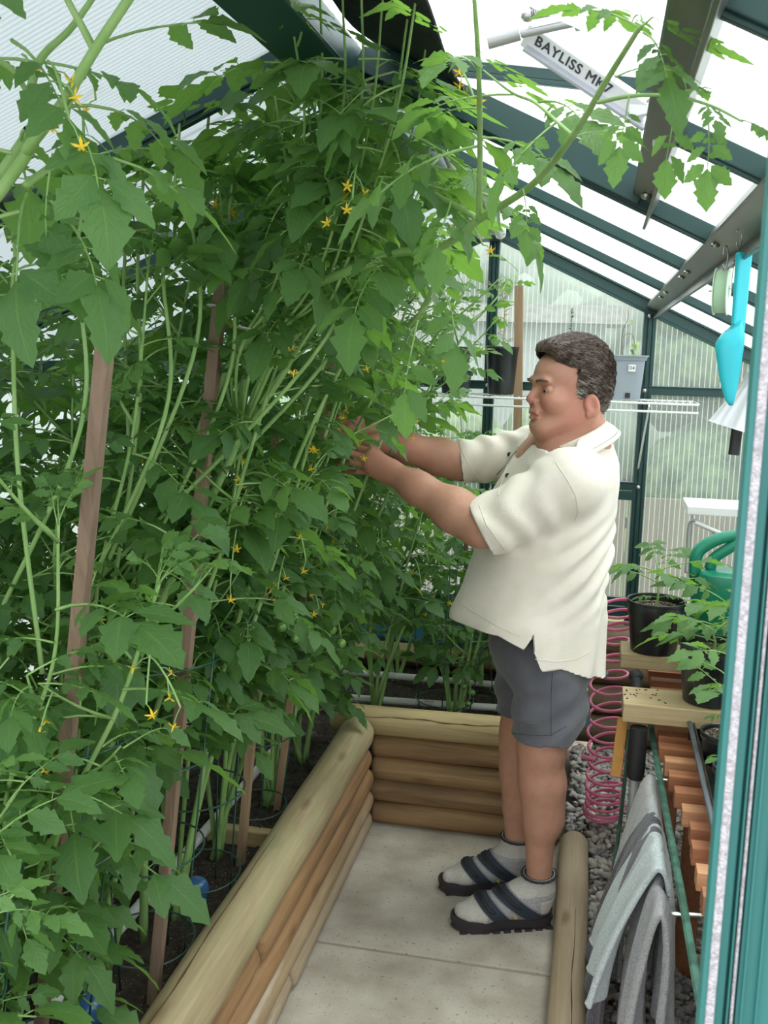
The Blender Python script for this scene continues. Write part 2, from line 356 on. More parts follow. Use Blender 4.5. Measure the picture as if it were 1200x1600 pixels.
# ---- roof: panels, rafters, purlins, ridge
ce = empty('ceiling', kind='structure')
def roofpanel(x0, x1, y0, y1, m, lift=.004, name='polycarbonate_panel'):
    b = MB(); b.add([(x0, y0, rz_at(x0)+lift), (x1, y0, rz_at(x1)+lift), (x1, y1, rz_at(x1)+lift), (x0, y1, rz_at(x0)+lift)], [(0, 1, 2, 3)])
    return b.build(name, m, ce, solid=.004)
VY0, VY1, VX1 = 1.05, 1.80, .06     # vent opening
RAF = [1.80, 2.40, 3.20]
ys = [YF, 1.05, 1.8, 2.4, 3.2, YG]
for i in range(len(ys)-1):
    y0, y1 = ys[i], ys[i+1]
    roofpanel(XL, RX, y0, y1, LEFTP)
    if i == 1: roofpanel(VX1, XR, y0, y1, ROOFP)
    else: roofpanel(RX, XR, y0, y1, ROOFP)
def rafter(y, s, x0=None, x1=None, wide=.03, h=.034, name='rafter'):
    xa = RX if x0 is None else x0; xb = RX+s*HW if x1 is None else x1
    b = MB(); A = Vector((xa, y, rz_at(xa)-.012)); B = Vector((xb, y, rz_at(xb)-.012))
    b.bar(A, B, wide, h); b.bar(A-Vector((0, 0, h*.55)), B-Vector((0, 0, h*.55)), wide*.5, h*.4)
    return b.build(name, GREEN, ce, bevel=.0015)
for y in (2.4, 3.2): rafter(y, 1, wide=.014, h=.022)
rafter(1.80, 1, wide=.022, h=.026); rafter(1.20, 1, x0=VX1, wide=.018, h=.022); rafter(.76, 1, x0=VX1, wide=.018, h=.022); rafter(.5, 1, wide=.03)
for y in (.5, 1.66, 2.4, 3.2): rafter(y, -1, wide=.034)
b = MB(); b.bar((RX+.03, 1.772, rz_at(RX+.03)+.004), (VX1-.01, 1.772, rz_at(VX1-.01)+.004), .010, .052); b.build('vent_header', GREEN, ce, bevel=.0015)
# purlins
def purlin(x, y0, y1, z, w, ang, name='purlin', m=None, flange=True):
    b = MB(); rot = Matrix.Rotation(ang, 3, 'Y')
    b.box((x, (y0+y1)/2, z), (w, y1-y0, .005), rot)
    if flange:
        b.box(Vector((x, (y0+y1)/2, z))+rot @ Vector((w/2, 0, -.016)), (.005, y1-y0, .036), rot)
        b.box(Vector((x, (y0+y1)/2, z))+rot @ Vector((-w/2, 0, .01)), (.004, y1-y0, .022), rot)
    return b.build(name, m or ALU_G, ce, bevel=.001)
purlin(.172, YF, YG-.02, 1.79, .045, .45)
purlin(.050, YF, 1.86, 1.868, .040, .45)
purlin(-1.0, YF, YG-.02, 1.842, .075, -.45)
b = MB(); b.box((RX, (YF+YG)/2, RZ-.03), (.05, YG-YF, .07)); b.box((RX, (YF+YG)/2, RZ-.07), (.09, YG-YF, .01)); b.build('ridge_beam', GREEN, ce, bevel=.002)
for x in (XL, XR):
    b = MB(); b.box((x, (YF+YG)/2, ZE-.02), (.05, YG-YF, .06)); b.build('eave_beam', GREEN, ce, bevel=.002)
for y in (1.72, 2.28, 2.44, 3.05, 3.3):
    b = MB(); b.ball((.160, y, 1.79), (.008, .008, .005), 8); b.build('bolt', BOLT, ce, smooth=True)
b = MB(); b.ball((.050, 1.70, 1.862), (.009, .009, .006), 10); b.build('bolt', BOLT, ce, smooth=True)

# ---- side walls
def sidewall(name, x, m):
    t = empty(name, kind='structure')
    b = MB(); b.add([(x, YF, .45), (x, YG, .45), (x, YG, ZE), (x, YF, ZE)], [(0, 1, 2, 3)]); b.build('polycarbonate_panel', m, t, solid=.004)
    for y in (.5, 1.05, 1.8, 2.4, 3.2, 4.17):
        b = MB(); b.box((x, y, (ZE+.4)/2), (.035, .035, ZE-.4)); b.build('post', GREEN, t, bevel=.0015)
    for z in (.45, 1.05):
        b = MB(); b.box((x, (YF+YG)/2, z), (.03, YG-YF, .035)); b.build('girt', GREEN, t, bevel=.0015)
    b = MB()
    for i in range(3): b.tube([(x, y, .07+.14*i) for y in np.linspace(YF, YG, 10)], .072, 12)
    b.build('timber_base', LOGD, t, smooth='all')
SIDEP = poly_mat('side wall polycarbonate', 1, .35, (.80, .85, .84), pitch=.012, line=.3)
sidewall('wall_left', XL, SIDEP); sidewall('wall_right', XR, SIDEP)

# ---- door jamb in the foreground
dj = empty('door_1', kind='structure')
JY = .45
b = MB()
def ext(x0, x1, y0, y1, m=0, bb=None, z0=0.0, z1=2.0): (bb or b).box(((x0+x1)/2, (y0+y1)/2, (z0+z1)/2), (x1-x0, y1-y0, z1-z0), m=m)
ROT = None
ext(.0605, .0632, .448, .456); ext(.0618, .20, .4555, .47); ext(.0671, .0712, .4515, .46); ext(.0722, .0730, .449, .46); ext(.0765, .2, .4515, .46); ext(.0782, .0792, .449, .46); ext(.0845, .0855, .449, .46)
b.build('jamb', JAMB, dj, bevel=.0004)
b = MB(); ext(.0630, .0668, .4470, .456); b.build('brush_strip', BRUSH, dj, bevel=.0008)
b = MB(); ext(.0740, .0754, .4500, .4545); b.build('seal_strip', BRUSH, dj, bevel=.0006)
# ================================================================== RAISED BEDS
LOGA = wood('pale green treated log', (.43, .35, .20), (.29, .22, .12), 'y', stain=(.34, .32, .17))
LOGB = wood('orange brown treated log', (.38, .22, .10), (.22, .12, .055), 'y')
LOGC = wood('whitish weathered log', (.44, .33, .20), (.30, .20, .11), 'y', stain=(.62, .56, .47))
LOGX = wood('golden brown log', (.36, .22, .10), (.17, .10, .045), 'x')
LOGXA = wood('pale yellow brown log', (.50, .39, .20), (.34, .25, .12), 'x')
LOGR = wood('grey tan log', (.46, .365, .25), (.34, .26, .17), 'y')
CRACK = mat('dark drying crack', (.10, .05, .025), .9)
def log(name, m, a, b_, r, label, group=None, flat=1.0, seed=1, n=18, end=.012, crack=None, cat='log', parent=None):
    a = Vector(a); b_ = Vector(b_); rn = random.Random(seed); L = (b_-a).length; K = max(6, int(L/.05))
    pts = []; rs = []
    d = (b_-a).normalized(); side = d.cross(Vector((0, 0, 1))).normalized()
    ph = rn.uniform(0, 6)
    for i in range(K+1):
        t = i/K; e = 1.0
        if i == 0 or i == K: e = .80
        pts.append(a.lerp(b_, t)+side*(.004*math.sin(ph+t*L*2.3))+Vector((0, 0, .003*math.sin(ph*2+t*L*3.1))))
        rs.append(r*e*(1+.018*math.sin(ph+t*L*9)))
    pts.insert(1, pts[0]+d*end); rs.insert(1, r*.97); pts.insert(-1, pts[-1]-d*end); rs.insert(-1, r*.97)
    mb = MB(); mb.tube(pts, rs, n, flat=flat)
    o = mb.build(name, m, parent, smooth='all')
    # rotate mapping differently for each log: shift mesh data and put it back with the object location
    off = Vector((rn.uniform(-3, 3), rn.uniform(-3, 3), rn.uniform(-3, 3)))
    o.data.transform(Matrix.Translation(-off)); o.location = off
    tag(o, label, cat, group)
    if crack:
        ang, t0, t1 = crack; mc = MB(); cp = []
        up = Vector((0, 0, 1))
        N = 26
        for i in range(N+1):
            t = t0+(t1-t0)*i/N; an = ang+.05*math.sin(t*17+seed)+.03*math.sin(t*41)
            q = min(range(len(pts)), key=lambda k: abs((pts[k]-a).dot(d)-t*L))
            base = a.lerp(b_, t)+(pts[q]-a-d*(pts[q]-a).dot(d))
            cp.append(base+(side*math.sin(an)+up*math.cos(an))*(rs[q]*1.0))
        wd = [.0006+.0018*math.sin(math.pi*min(1, max(0, i/N)))*(.6+.4*math.sin(i*1.9)) for i in range(N+1)]
        mc.tube([p-off for p in cp], wd, 5); mc.build('crack', CRACK, o)
    return o
G = 'logs of the long left retaining wall'
# long left wall: face at x = -0.69, five courses, top log broader and set back over the bed
log('retaining_log', LOGA, (-.722, .9, .338), (-.722, 3.17, .352), .058, 'broad pale greenish log with a long crack, topmost of the left wall', G, seed=2, crack=(-.25, .05, .62), flat=1.0)
log('retaining_log', LOGB, (-.715, .9, .255), (-.715, 2.02, .255), .046, 'orange brown log below the top log of the left wall, near length', G, seed=3)
log('retaining_log', LOGB, (-.715, 2.03, .258), (-.715, 3.17, .262), .045, 'orange brown log below the top log of the left wall, far length', G, seed=4)
log('retaining_log', LOGB, (-.712, .9, .175), (-.712, 3.17, .190), .045, 'reddish brown log, middle course of the left wall', G, seed=5)
log('retaining_log', LOGC, (-.708, .9, .105), (-.708, 3.18, .116), .044, 'log with white scuff marks, second from the floor in the left wall', G, seed=6)
log('retaining_log', LOGC, (-.708, .9, .030), (-.708, 2.26, .036), .043, 'pale log lying on the floor at the foot of the left wall, near length', G, seed=8)
log('retaining_log', LOGR, (-.708, 2.27, .036), (-.708, 3.18, .040), .043, 'tan log lying on the floor at the foot of the left wall, far length', G, seed=9)
G = 'logs of the short back retaining wall'
log('retaining_log', LOGXA, (-.84, 3.262, .362), (-.055, 3.262, .362), .050, 'pale yellow log with a knot, topmost of the short back wall', G, seed=11, crack=(.95, .1, .85))
log('retaining_log', LOGX, (-.69, 3.262, .277), (-.17, 3.262, .277), .042, 'dark brown log, second from the top of the back wall', G, seed=12)
log('retaining_log', LOGX, (-.69, 3.262, .198), (-.05, 3.262, .198), .042, 'golden brown log, middle course of the back wall', G, seed=13)
log('retaining_log', LOGX, (-.70, 3.262, .118), (-.16, 3.262, .118), .042, 'reddish knotty log, second from the floor in the back wall', G, seed=14)
log('retaining_log', LOGX, (-.69, 3.262, .040), (-.05, 3.262, .040), .042, 'brown log lying on the floor at the foot of the back wall', G, seed=15)
# side logs of the back bed, seen by their ends at the right corner
G = 'side logs of the back bed at its right corner'
DKL = wood('dark damp log', (.20, .13, .07), (.10, .065, .035), 'y')
log('side_log', DKL, (-.095, 3.225, .277), (-.095, 4.1, .277), .043, 'dark log end showing at the right corner of the back bed, upper one', G, seed=16)
log('side_log', DKL, (-.095, 3.228, .118), (-.095, 4.1, .118), .043, 'dark log end showing at the right corner of the back bed, lower one', G, seed=17)
log('side_log', LOGX, (-.095, 3.32, .198), (-.095, 4.1, .198), .042, 'brown log running back between the two dark ones at the corner of the back bed', G, seed=18)
log('side_log', LOGXA, (-.095, 3.32, .362), (-.095, 4.1, .362), .046, 'pale log running back on top of the right side of the back bed', G, seed=19)
log('edging_log', LOGR, (.006, 1.25, .045), (.000, 3.19, .045), .046, 'single grey tan log with fine cracks edging the right side of the path', seed=20, crack=(.2, .1, .75))
log('back_edge_log', LOGXA, (-1.3, 4.07, .36), (-.10, 4.07, .36), .04, 'log behind the white pipes at the far edge of the back bed', seed=21)

# soil
SOIL = mat('dark potting soil with perlite', (.022, .016, .012), .95, noise=[((.055, .038, .028), 60, (1, 1, 1), .4, .6), ((.55, .50, .42), 210, (1, 1, 1), .66, .70)], bump=[(160, 1, (1, 1, 1)), (25, .8, (1, 1, 1))])
def soilpatch(name, x0, x1, y0, y1, z, label, seed):
    nx = int((x1-x0)/.018); ny = int((y1-y0)/.018); g = np.random.default_rng(seed)
    X, Y = np.meshgrid(np.linspace(x0, x1, nx), np.linspace(y0, y1, ny))
    Z = z+.010*np.sin(X*23+Y*9)*np.cos(Y*17)+.004*g.standard_normal(X.shape)
    v = np.stack([X, Y, Z], -1).reshape(-1, 3); idx = np.arange(nx*ny).reshape(ny, nx)
    f = np.stack([idx[:-1, :-1], idx[:-1, 1:], idx[1:, 1:], idx[1:, :-1]], -1).reshape(-1, 4)
    b = MB(); b.add(v, f); o = b.build(name, SOIL, smooth='all'); return tag(o, label, 'soil', kind='stuff')
soilpatch('bed_soil', -1.66, -.745, .9, 3.25, .265, 'dark speckled potting soil filling the left bed', 1)
soilpatch('bed_soil', -1.66, -.12, 3.27, 4.10, .285, 'dark speckled potting soil filling the back bed', 2)
# gravel
STONE = mat('grey river pebbles', (.36, .35, .34), .6, noise=[((.55, .50, .43), 7, (1, 1, 1), .45, .62), ((.16, .16, .17), 11, (1, 1, 1), .5, .68)], bump=(90, .3, (1, 1, 1)))
def gravel():
    g = np.random.default_rng(11); bm = bmesh.new(); bmesh.ops.create_icosphere(bm, subdivisions=1, radius=1)
    bv = np.array([v.co[:] for v in bm.verts]); bf = np.array([[v.index for v in f.verts] for f in bm.faces]); bm.free()
    V = []; F = []; k = 0
    for (x0, x1, y0, y1, n, z, s0) in ((.055, .42, 1.2, 2.6, 2600, .012, .014), (.055, .42, 2.6, 4.1, 2000, .012, .015), (-.03, .06, 3.2, 4.1, 250, .015, .015), (.055, .30, 1.3, 3.6, 700, .028, .015)):
        for i in range(n):
            s = s0*g.uniform(.55, 1.25); c = np.array([g.uniform(x0, x1), g.uniform(y0, y1), z+g.uniform(-.008, .008)])
            q = bv*(1+.22*g.standard_normal((len(bv), 1)))*np.array([s*g.uniform(.8, 1.5), s*g.uniform(.6, 1), s*g.uniform(.4, .75)])
            r = np.array(Euler((g.uniform(-.5, .5), g.uniform(-.5, .5), g.uniform(0, 6.3))).to_matrix())
            V.append(q @ r.T+c); F.append(bf+k); k += len(bv)
    b = MB(); b.add(np.concatenate(V), np.concatenate(F)); o = b.build('gravel', STONE, smooth='all')
    tag(o, 'grey pebbles between the edging log and the slatted bench', 'gravel', kind='stuff')
gravel()
b = MB(); b.box((.5, 2.6, .0), (.9, 3.2, .02)); b.build('gravel_bed', GRND, fl)

# white plastic irrigation pipes
PVC = mat('white pvc pipe', (.80, .79, .78), .35, noise=((.55, .5, .5), 14, (1, 1, 1), .55, .75))
PRT = mat('faded blue print', (.25, .3, .42), .6)
def pipe(pts, r, label, g='white irrigation pipes on the soil'):
    b = MB(); b.tube(pts, r, 14); o = b.build('irrigation_pipe', PVC, smooth=True); tag(o, label, 'pipe', g)
    k = len(pts)//2; a = Vector(pts[k-1]).lerp(Vector(pts[k]), .3)
    return o
pipe([(-1.02, .95, .300), (-1.0, 1.8, .302), (-.985, 2.6, .302), (-.98, 3.1, .305)], .0135, 'white pipe running along the soil of the left bed')
o = pipe([(-1.5, 3.56, .315), (-.9, 3.585, .312), (-.5, 3.62, .31), (-.14, 3.66, .31)], .0135, 'white pipe just behind the top log of the back wall')
b = MB()
for i in range(5): b.box((-.585+i*.010, 3.598+.001*i, .3235), (.006, .010, .0008))
b.build('printed_mark', PRT, o)
pipe([(-1.5, 3.86, .318), (-.8, 3.88, .315), (-.14, 3.90, .312)], .0135, 'white pipe farther back in the back bed')
# small timber bits in the bed, blue bottles sunk in soil
BLU = mat('translucent blue plastic', (.05, .14, .32), .15, spec=.7)
for i, (p, lb) in enumerate((((-.90, 2.19, .27), 'blue bottle neck sunk in the soil beside the middle tomato cage'), ((-.93, 1.71, .27), 'blue bottle neck sunk in the soil nearest the lower left corner'))):
    b = MB(); b.lathe([(.012, -.02), (.030, 0), (.032, .03), (.026, .045), (.016, .052), (0, .053)], 18, p); o = b.build('sunken_bottle', BLU, smooth=True); tag(o, lb, 'bottle', 'blue bottles sunk in the left bed')
b = MB(); b.box((-.89, 2.50, .285), (.20, .035, .045)); o = b.build('timber_offcut', LOGXA, bevel=.003); tag(o, 'short pale timber offcut lying in the soil behind the front stake', 'timber')
# blue tarpaulin propped at the far edge of the back bed
TARP = mat('blue plastic sheet', (.035, .19, .40), .45, noise=((.05, .26, .5), 6, (1, 1, 1), .4, .6))
g = []; b = MB(); nx, nz = 40, 10
for j in range(nz+1):
    for i in range(nx+1):
        x = -1.25+1.1*i/nx; z = .40+.17*j/nz
        g.append((x, 4.10+.012*math.sin(x*14)+.01*math.sin(x*31+z*20), z+.004*math.sin(x*11)))
b.add(g, [(j*(nx+1)+i, j*(nx+1)+i+1, (j+1)*(nx+1)+i+1, (j+1)*(nx+1)+i) for j in range(nz) for i in range(nx)])
o = b.build('blue_sheet', TARP, smooth='all', solid=.003); tag(o, 'blue plastic sheet standing behind the back bed', 'sheet')
# ================================================================== BENCH AND THINGS ON THE RIGHT
RED = wood('redwood slat', (.46, .19, .085), (.30, .10, .045), 'x', knot=(.15, .05, .03), scale=1.3)
RED2 = wood('pale redwood slat', (.62, .33, .17), (.45, .19, .09), 'x', knot=(.2, .08, .04), scale=1.3)
REDY = wood('redwood bench frame', (.40, .17, .08), (.26, .10, .05), 'y')
BOARD = wood('pale pine board', (.58, .46, .28), (.44, .32, .17), 'x', knot=(.25, .14, .07))
GRSTR = mat('faded green webbing', (.025, .085, .055), .8, noise=((.06, .16, .12), 30, (1, 1, 1), .4, .6), bump=(300, .4, (1, 1, 1)))
CHROME = mat('chrome', (.85, .85, .87), .12, metal=1)
bn = empty('slatted_bench', (.46, 2.3, 0), label='redwood slatted potting bench along the right side', cat='bench')
BZ = .60
sy = [3.46, 3.36, 3.26, 3.16, 3.06, 2.96, 2.87, 2.78, 2.69, 2.60, 2.51, 2.415, 2.318, 2.229, 2.139, 2.035, 1.942, 1.843, 1.741, 1.64, 1.54, 1.44]
for i, y in enumerate(sy):
    b = MB(); x0 = .205+.04*min(1, max(0, (2.7-y)/.5))*(1 if y < 2.7 else 0)+R_.uniform(-.004, .004)
    b.box(((x0+.72)/2-.46, y-2.3-.018, BZ-.02), (.72-x0, .042, .040)); b.build('slat', RED if i % 3 else RED2, bn, bevel=.002)
for x in (.30, .66):
    b = MB(); b.box((x-.46, .15, BZ-.075), (.036, 2.16, .065)); b.build('bench_rail', REDY, bn, bevel=.002)
for x in (.30, .67):
    for y in (1.5, 2.6, 3.35):
        b = MB(); b.box((x-.46, y-2.3, .28), (.05, .05, .56)); b.build('leg', REDY, bn, bevel=.002)
# green webbing strap running along the slat ends then down
pts = spline([(.165, 3.0, .63), (.185, 2.92, .595), (.196, 2.66, .575), (.204, 2.3, .57), (.212, 1.95, .57), (.216, 1.7, .57), (.22, 1.45, .57)], 8)
b = MB(); b.tube(pts, .008, 6, flat=.5, upv=(0, 0, 1)); o = b.build('strap', GRSTR, smooth=True); tag(o, 'faded green webbing strap running along the ends of the bench slats', 'strap')
# folding stand seen under the boards: green legs, orange board, grey pole with black grip
pts = spline([(.128, 2.76, .60), (.120, 2.70, .40), (.102, 2.62, .20), (.09, 2.55, .03)], 6)
b = MB(); b.tube(pts, .014, 6, flat=.4); o = b.build('strap', GRSTR, smooth=True); tag(o, 'dark green band hanging from the bench down to the gravel beside the pink hose', 'strap')
ORG = wood('orange stained slat', (.55, .27, .06), (.40, .17, .04), 'z')
b = MB(); b.bar((.112, 2.80, .62), (.100, 2.74, .47), .03, .012); o = b.build('orange_slat', ORG, bevel=.002); tag(o, 'narrow orange slat hanging beside the grey pole under the front board', 'slat')
GPOLE = mat('grey tube', (.45, .47, .46), .4, metal=.3)
t = empty('tool_pole', (.15, 2.72, 0), label='grey pole with a black grip standing under the front board', cat='pole')
b = MB(); b.tube([(-.006, 0, .01), (0, 0, .50)], .014, 14); b.build('shaft', GPOLE, t, smooth=True)
b = MB(); b.tube([(0, 0, .48), (.001, 0, .50), (.001, 0, .625)], [.020, .024, .024], 14); b.build('grip', BLACKR, t, smooth=True)
b = MB(); b.ball((.152, 3.08, .655), (.022, .03, .02), 14); b.tube([(.152, 3.05, .65), (.16, 2.98, .60)], .016, 12); o = b.build('black_grip', BLACKR, smooth=True); tag(o, 'black rubber grip poking out between the two pale boards', 'grip')

# two boards laid across the bench
def board(x0, x1, y0, y1, z0, z1, label, name='board', m=BOARD):
    b = MB(); b.box(((x0+x1)/2, (y0+y1)/2, (z0+z1)/2), (x1-x0, y1-y0, z1-z0)); o = b.build(name, m, bevel=.003)
    return tag(o, label, 'board', 'pale boards across the bench')
board(.106, .52, 2.715, 2.865, .638, .690, 'pale board with damp stains laid across the bench, nearer one')
board(.106, .60, 3.15, 3.30, .655, .700, 'pale board laid across the bench, farther one under the first black pot')
board(.25, .70, 3.42, 3.52, .60, .64, 'reddish board at the far end of the bench beside the watering can', m=RED2)
# bits of dirt on the front board
b = MB()
for i in range(22): b.ball((R_.uniform(.11, .22), R_.uniform(2.73, 2.86), .691), (R_.uniform(.002, .005), R_.uniform(.002, .004), .0015), 6)
o = b.build('soil_crumbs', mat('soil crumb', (.08, .05, .03), .95)); tag(o, 'crumbs of soil on the nearer pale board', 'soil', kind='stuff')

# nursery pots
POTSOIL = mat('speckled pot soil', (.05, .032, .02), .95, noise=[((.5, .46, .38), 190, (1, 1, 1), .56, .62), ((.25, .15, .08), 90, (1, 1, 1), .55, .65)], bump=(150, 1, (1, 1, 1)))
def pot(r0, r1, h, z=0, step=.72, soil=.85, m=BLACKP, parent=None):
    mb = MB(); s = r0+(r1-r0)*step
    prof = [(0, .004), (r0*.8, .004), (r0*.86, 0), (r0, .003), (s, h*step), (s+.004, h*step+.006), (r1-.003, h-.012), (r1+.002, h-.010), (r1+.003, h-.001), (r1, h), (r1-.003, h-.002), (s, h*step), (r0-.002, .01), (0, .01)]
    mb.lathe(prof, 40); o = mb.build('pot', m, parent, smooth=True)
    rs = r0+(r1-r0)*soil-.003; mb = MB(); K = 10; pr = [(rs*(1-i/K), h*soil+.004*math.sin(i*1.3)) for i in range(K)]+[(0, h*soil)]
    mb.lathe(pr, 30); mb.build('soil', POTSOIL, parent, smooth='all'); return o

# pink coiled hose
PINK = mat('pink plastic hose', (.80, .19, .35), .3, spec=.6)
pts = []
# hangs from the bench end and gathers in a heap of turns at the bottom
ctrl = [(0.0, .100, 3.36, .80), (.08, .075, 3.37, .77), (.16, .052, 3.36, .715), (.30, .030, 3.34, .63), (.45, .022, 3.33, .52), (.60, .012, 3.32, .42), (.72, .006, 3.315, .34), (.80, .000, 3.31, .29), (1.0, .000, 3.30, .19)]
turns = 17.0; N = 900
def turn_z(u):
    # turn index -> height: open pitch at the top, tight at the foot
    tt = u*turns; return tt
heights = [.800, .765, .722, .670, .612, .556, .500, .446, .392, .340, .290, .242, .200, .165, .138, .116, .098, .083]
for i in range(N+1):
    tt = turns*i/N; k = min(int(tt), 16); fz = tt-k; z = heights[k]*(1-fz)+heights[k+1]*fz
    u = (0.79-z)/.6
    cx = .085+.006*math.sin(z*9); cy = 3.375-.03*u; r = .056+.006*min(1, u)+.003*math.sin(tt*1.7)
    a = tt*2*math.pi+.6
    pts.append((cx+r*math.cos(a), cy+r*.95*math.sin(a), z+.012*math.sin(a*1+.8)))
pts = [(.16, 3.36, .735), (.145, 3.33, .77)]+pts
t = empty('coil_hose', (0, 0, 0), label='pink spring coiled hose hanging beside the bench end', cat='hose')
b = MB(); b.tube(pts, .0052, 8); b.build('coil', PINK, t, smooth='all')
b = MB(); b.tube([(.012, 3.30, .292), (.05, 3.30, .286)], .0085, 10); b.tube([(.006, 3.30, .293), (.014, 3.30, .292)], .011, 10); b.build('connector', PINK, t, smooth=True)

# ---- towels on a chrome rail
def towel_mat(name, c, c2):
    return mat(name, c, .95, sheen=.4, noise=(c2, 260, (1, 1, 1), .42, .62), bump=[(330, 1.0, (1, 1, 1)), (110, .8, (1, 1, 1))])
TW = towel_mat('light grey terry', (.60, .60, .61), (.44, .44, .45)); TD = towel_mat('dark plum grey terry', (.065, .055, .075), (.10, .09, .115)); TB = towel_mat('pale blue grey terry', (.62, .68, .69), (.46, .54, .56))
TG = towel_mat('mid grey terry', (.47, .47, .49), (.33, .33, .35))
rl = empty('towel_rail', (.262, 2.345, .5), label='chrome rail with bent ends fixed to the bench edge under the towels', cat='rail')
TRX = .180; TRZ = .505
b = MB()
pr = [(.02, .30, .012), (-.055, .31, .012), (-.075, .305, .002), (-.082, .285, -.02), (-.082, .1, -.03), (-.082, -.1, -.035), (-.082, -.27, -.035), (-.075, -.295, -.03), (-.055, -.305, -.02), (.02, -.31, -.01)]
b.tube(spline(pr, 5), .0048, 12); b.build('rail', CHROME, rl, smooth='all')
def towel(name, m, path, y0, y1, shift, label, seed, thick=.007, fold=.010, nv=70, hem=None, flare=0, yfun=None, fn=5):
    """a towel draped over the rail: path = profile (x, z) from the front hem over the rail to the back hem"""
    P = spline([(x+.062, 0, z) for x, z in path], 8); nu = len(P); rn = random.Random(seed); ph = [rn.uniform(0, 6) for _ in range(4)]
    V = []
    for i in range(nu):
        t = i/(nu-1)
        for j in range(nv+1):
            s = j/nv; yy0, yy1 = (yfun(t) if yfun else (y0, y1)); y = yy0+(yy1-yy0)*s
            drop = max(0, TRZ-P[i].z)
            am = fold*(.15+drop*3.2)
            dx = am*(math.sin(s*6.28*fn/2+ph[0]+drop*2)+.5*math.sin(s*6.28*fn*.9+ph[1]))
            dy = -shift*drop+.4*am*math.sin(s*9+ph[2])
            V.append((P[i].x+dx, y+dy+(s-.5)*flare*drop, P[i].z+.003*math.sin(s*11+ph[3])))
    W = nv+1; F = [(i*W+j, i*W+j+1, (i+1)*W+j+1, (i+1)*W+j) for i in range(nu-1) for j in range(nv)]
    b = MB(); b.add(V, F); o = b.build(name, m, smooth='all', solid=thick)
    md = o.modifiers.new('s', 'SUBSURF'); md.levels = 1; md.render_levels = 1
    tag(o, label, 'towel', 'towels hanging on the rail')
    hp = MB()
    for r_i, rr in ((1, .0042), (4, .0022)):
        hp.tube([Vector(V[r_i*W+j])+Vector((-.004, 0, 0)) for j in range(0, W, 2)], rr, 6)
    hp.build('hem', m, o, smooth='all')
    return o
towel('towel', TW, [(.040, .10), (.046, .22), (.060, .34), (.085, .46), (.104, .52), (.118, .540), (.132, .525), (.140, .45), (.145, .3), (.146, .12)], 2.36, 2.60, .0, 'light grey towel with a rounded top nearest the far end of the rail', 31, fold=.012, thick=.010)
towel('towel', TD, [(.000, .03), (.008, .16), (.030, .30), (.066, .44), (.098, .512), (.118, .535), (.134, .51), (.146, .42), (.15, .3)], 2.27, 2.40, .0, 'dark plum towel sandwiched between the grey ones', 32, fold=.008, thick=.010, flare=.5)
towel('towel', TB, [(.010, .22), (.022, .29), (.045, .38), (.075, .46), (.100, .515), (.118, .538), (.137, .515), (.150, .43), (.155, .3)], 2.10, 2.32, .0, 'pale blue grey towel folded over the near end of the rail', 33, fold=.016, thick=.011, flare=.25)
towel('towel', TG, [(.085, .0), (.085, .15), (.088, .30), (.098, .42), (.108, .485), (.120, .505), (.132, .47), (.144, .38), (.150, .2)], 1.98, 2.24, .0, 'long mid grey towel hanging below the folded blue one', 34, fold=.016, thick=.010)
b = MB()   # black bag under the bench
V = []
for i in range(18):
    for j in range(24):
        a = 2*math.pi*j/24; z = .02+.42*i/17; r = .11+.012*math.sin(a*5+i*.5)+.008*math.sin(a*9-i)
        r *= (1-.35*(i/17)**2); V.append((.34+r*.8*math.cos(a), 1.75+r*1.4*math.sin(a), z))
b.add(V, [(i*24+j, i*24+(j+1) % 24, (i+1)*24+(j+1) % 24, (i+1)*24+j) for i in range(17) for j in range(24)])
o = b.build('black_bag', mat('black polythene', (.012, .012, .013), .25), smooth='all', solid=.002); tag(o, 'crumpled black plastic bag under the bench behind the towels', 'bag')

# black seed tray with small pots
t = empty('seed_tray', (.52, 2.40, BZ), label='long black plastic seed tray on the bench slats', cat='tray')
b = MB()
x0, x1, y0, y1, h = -.24, .19, -.36, .33, .055
b.box((0-.025, -.015, .003), (x1-x0-.04, y1-y0-.04, .004))
for (a, c) in (((x0+.012, y0), (x0+.012, y1)), ((x1, y0), (x1, y1))): b.bar((a[0], a[1], h/2), (c[0], c[1], h/2), .004, h)
for (a, c) in (((x0, y0), (x1, y0)), ((x0, y1), (x1, y1))): b.bar((a[0], a[1], h/2), (c[0], c[1], h/2), .004, h)
b.build('tray', BLACKP, t, bevel=.001)
b = MB(); b.tube([(x0, y0, h), (x0, y1, h), (x1, y1, h), (x1, y0, h)], .008, 8, closed=True, flat=.6, upv=(0, 0, 1)); b.build('rim', mat('worn black plastic rim', (.09, .11, .13), .35), t, smooth='all')
YEL = mat('yellow plastic', (.80, .50, .04), .4)
b = MB(); b.tube([(.325, 2.745, .665), (.36, 2.74, .66), (.385, 2.74, .655)], [.003, .014, .014], 4); o = b.build('plant_label', YEL, bevel=.001); tag(o, 'yellow pointed tag tucked beside the small pot at the tray corner', 'tag')

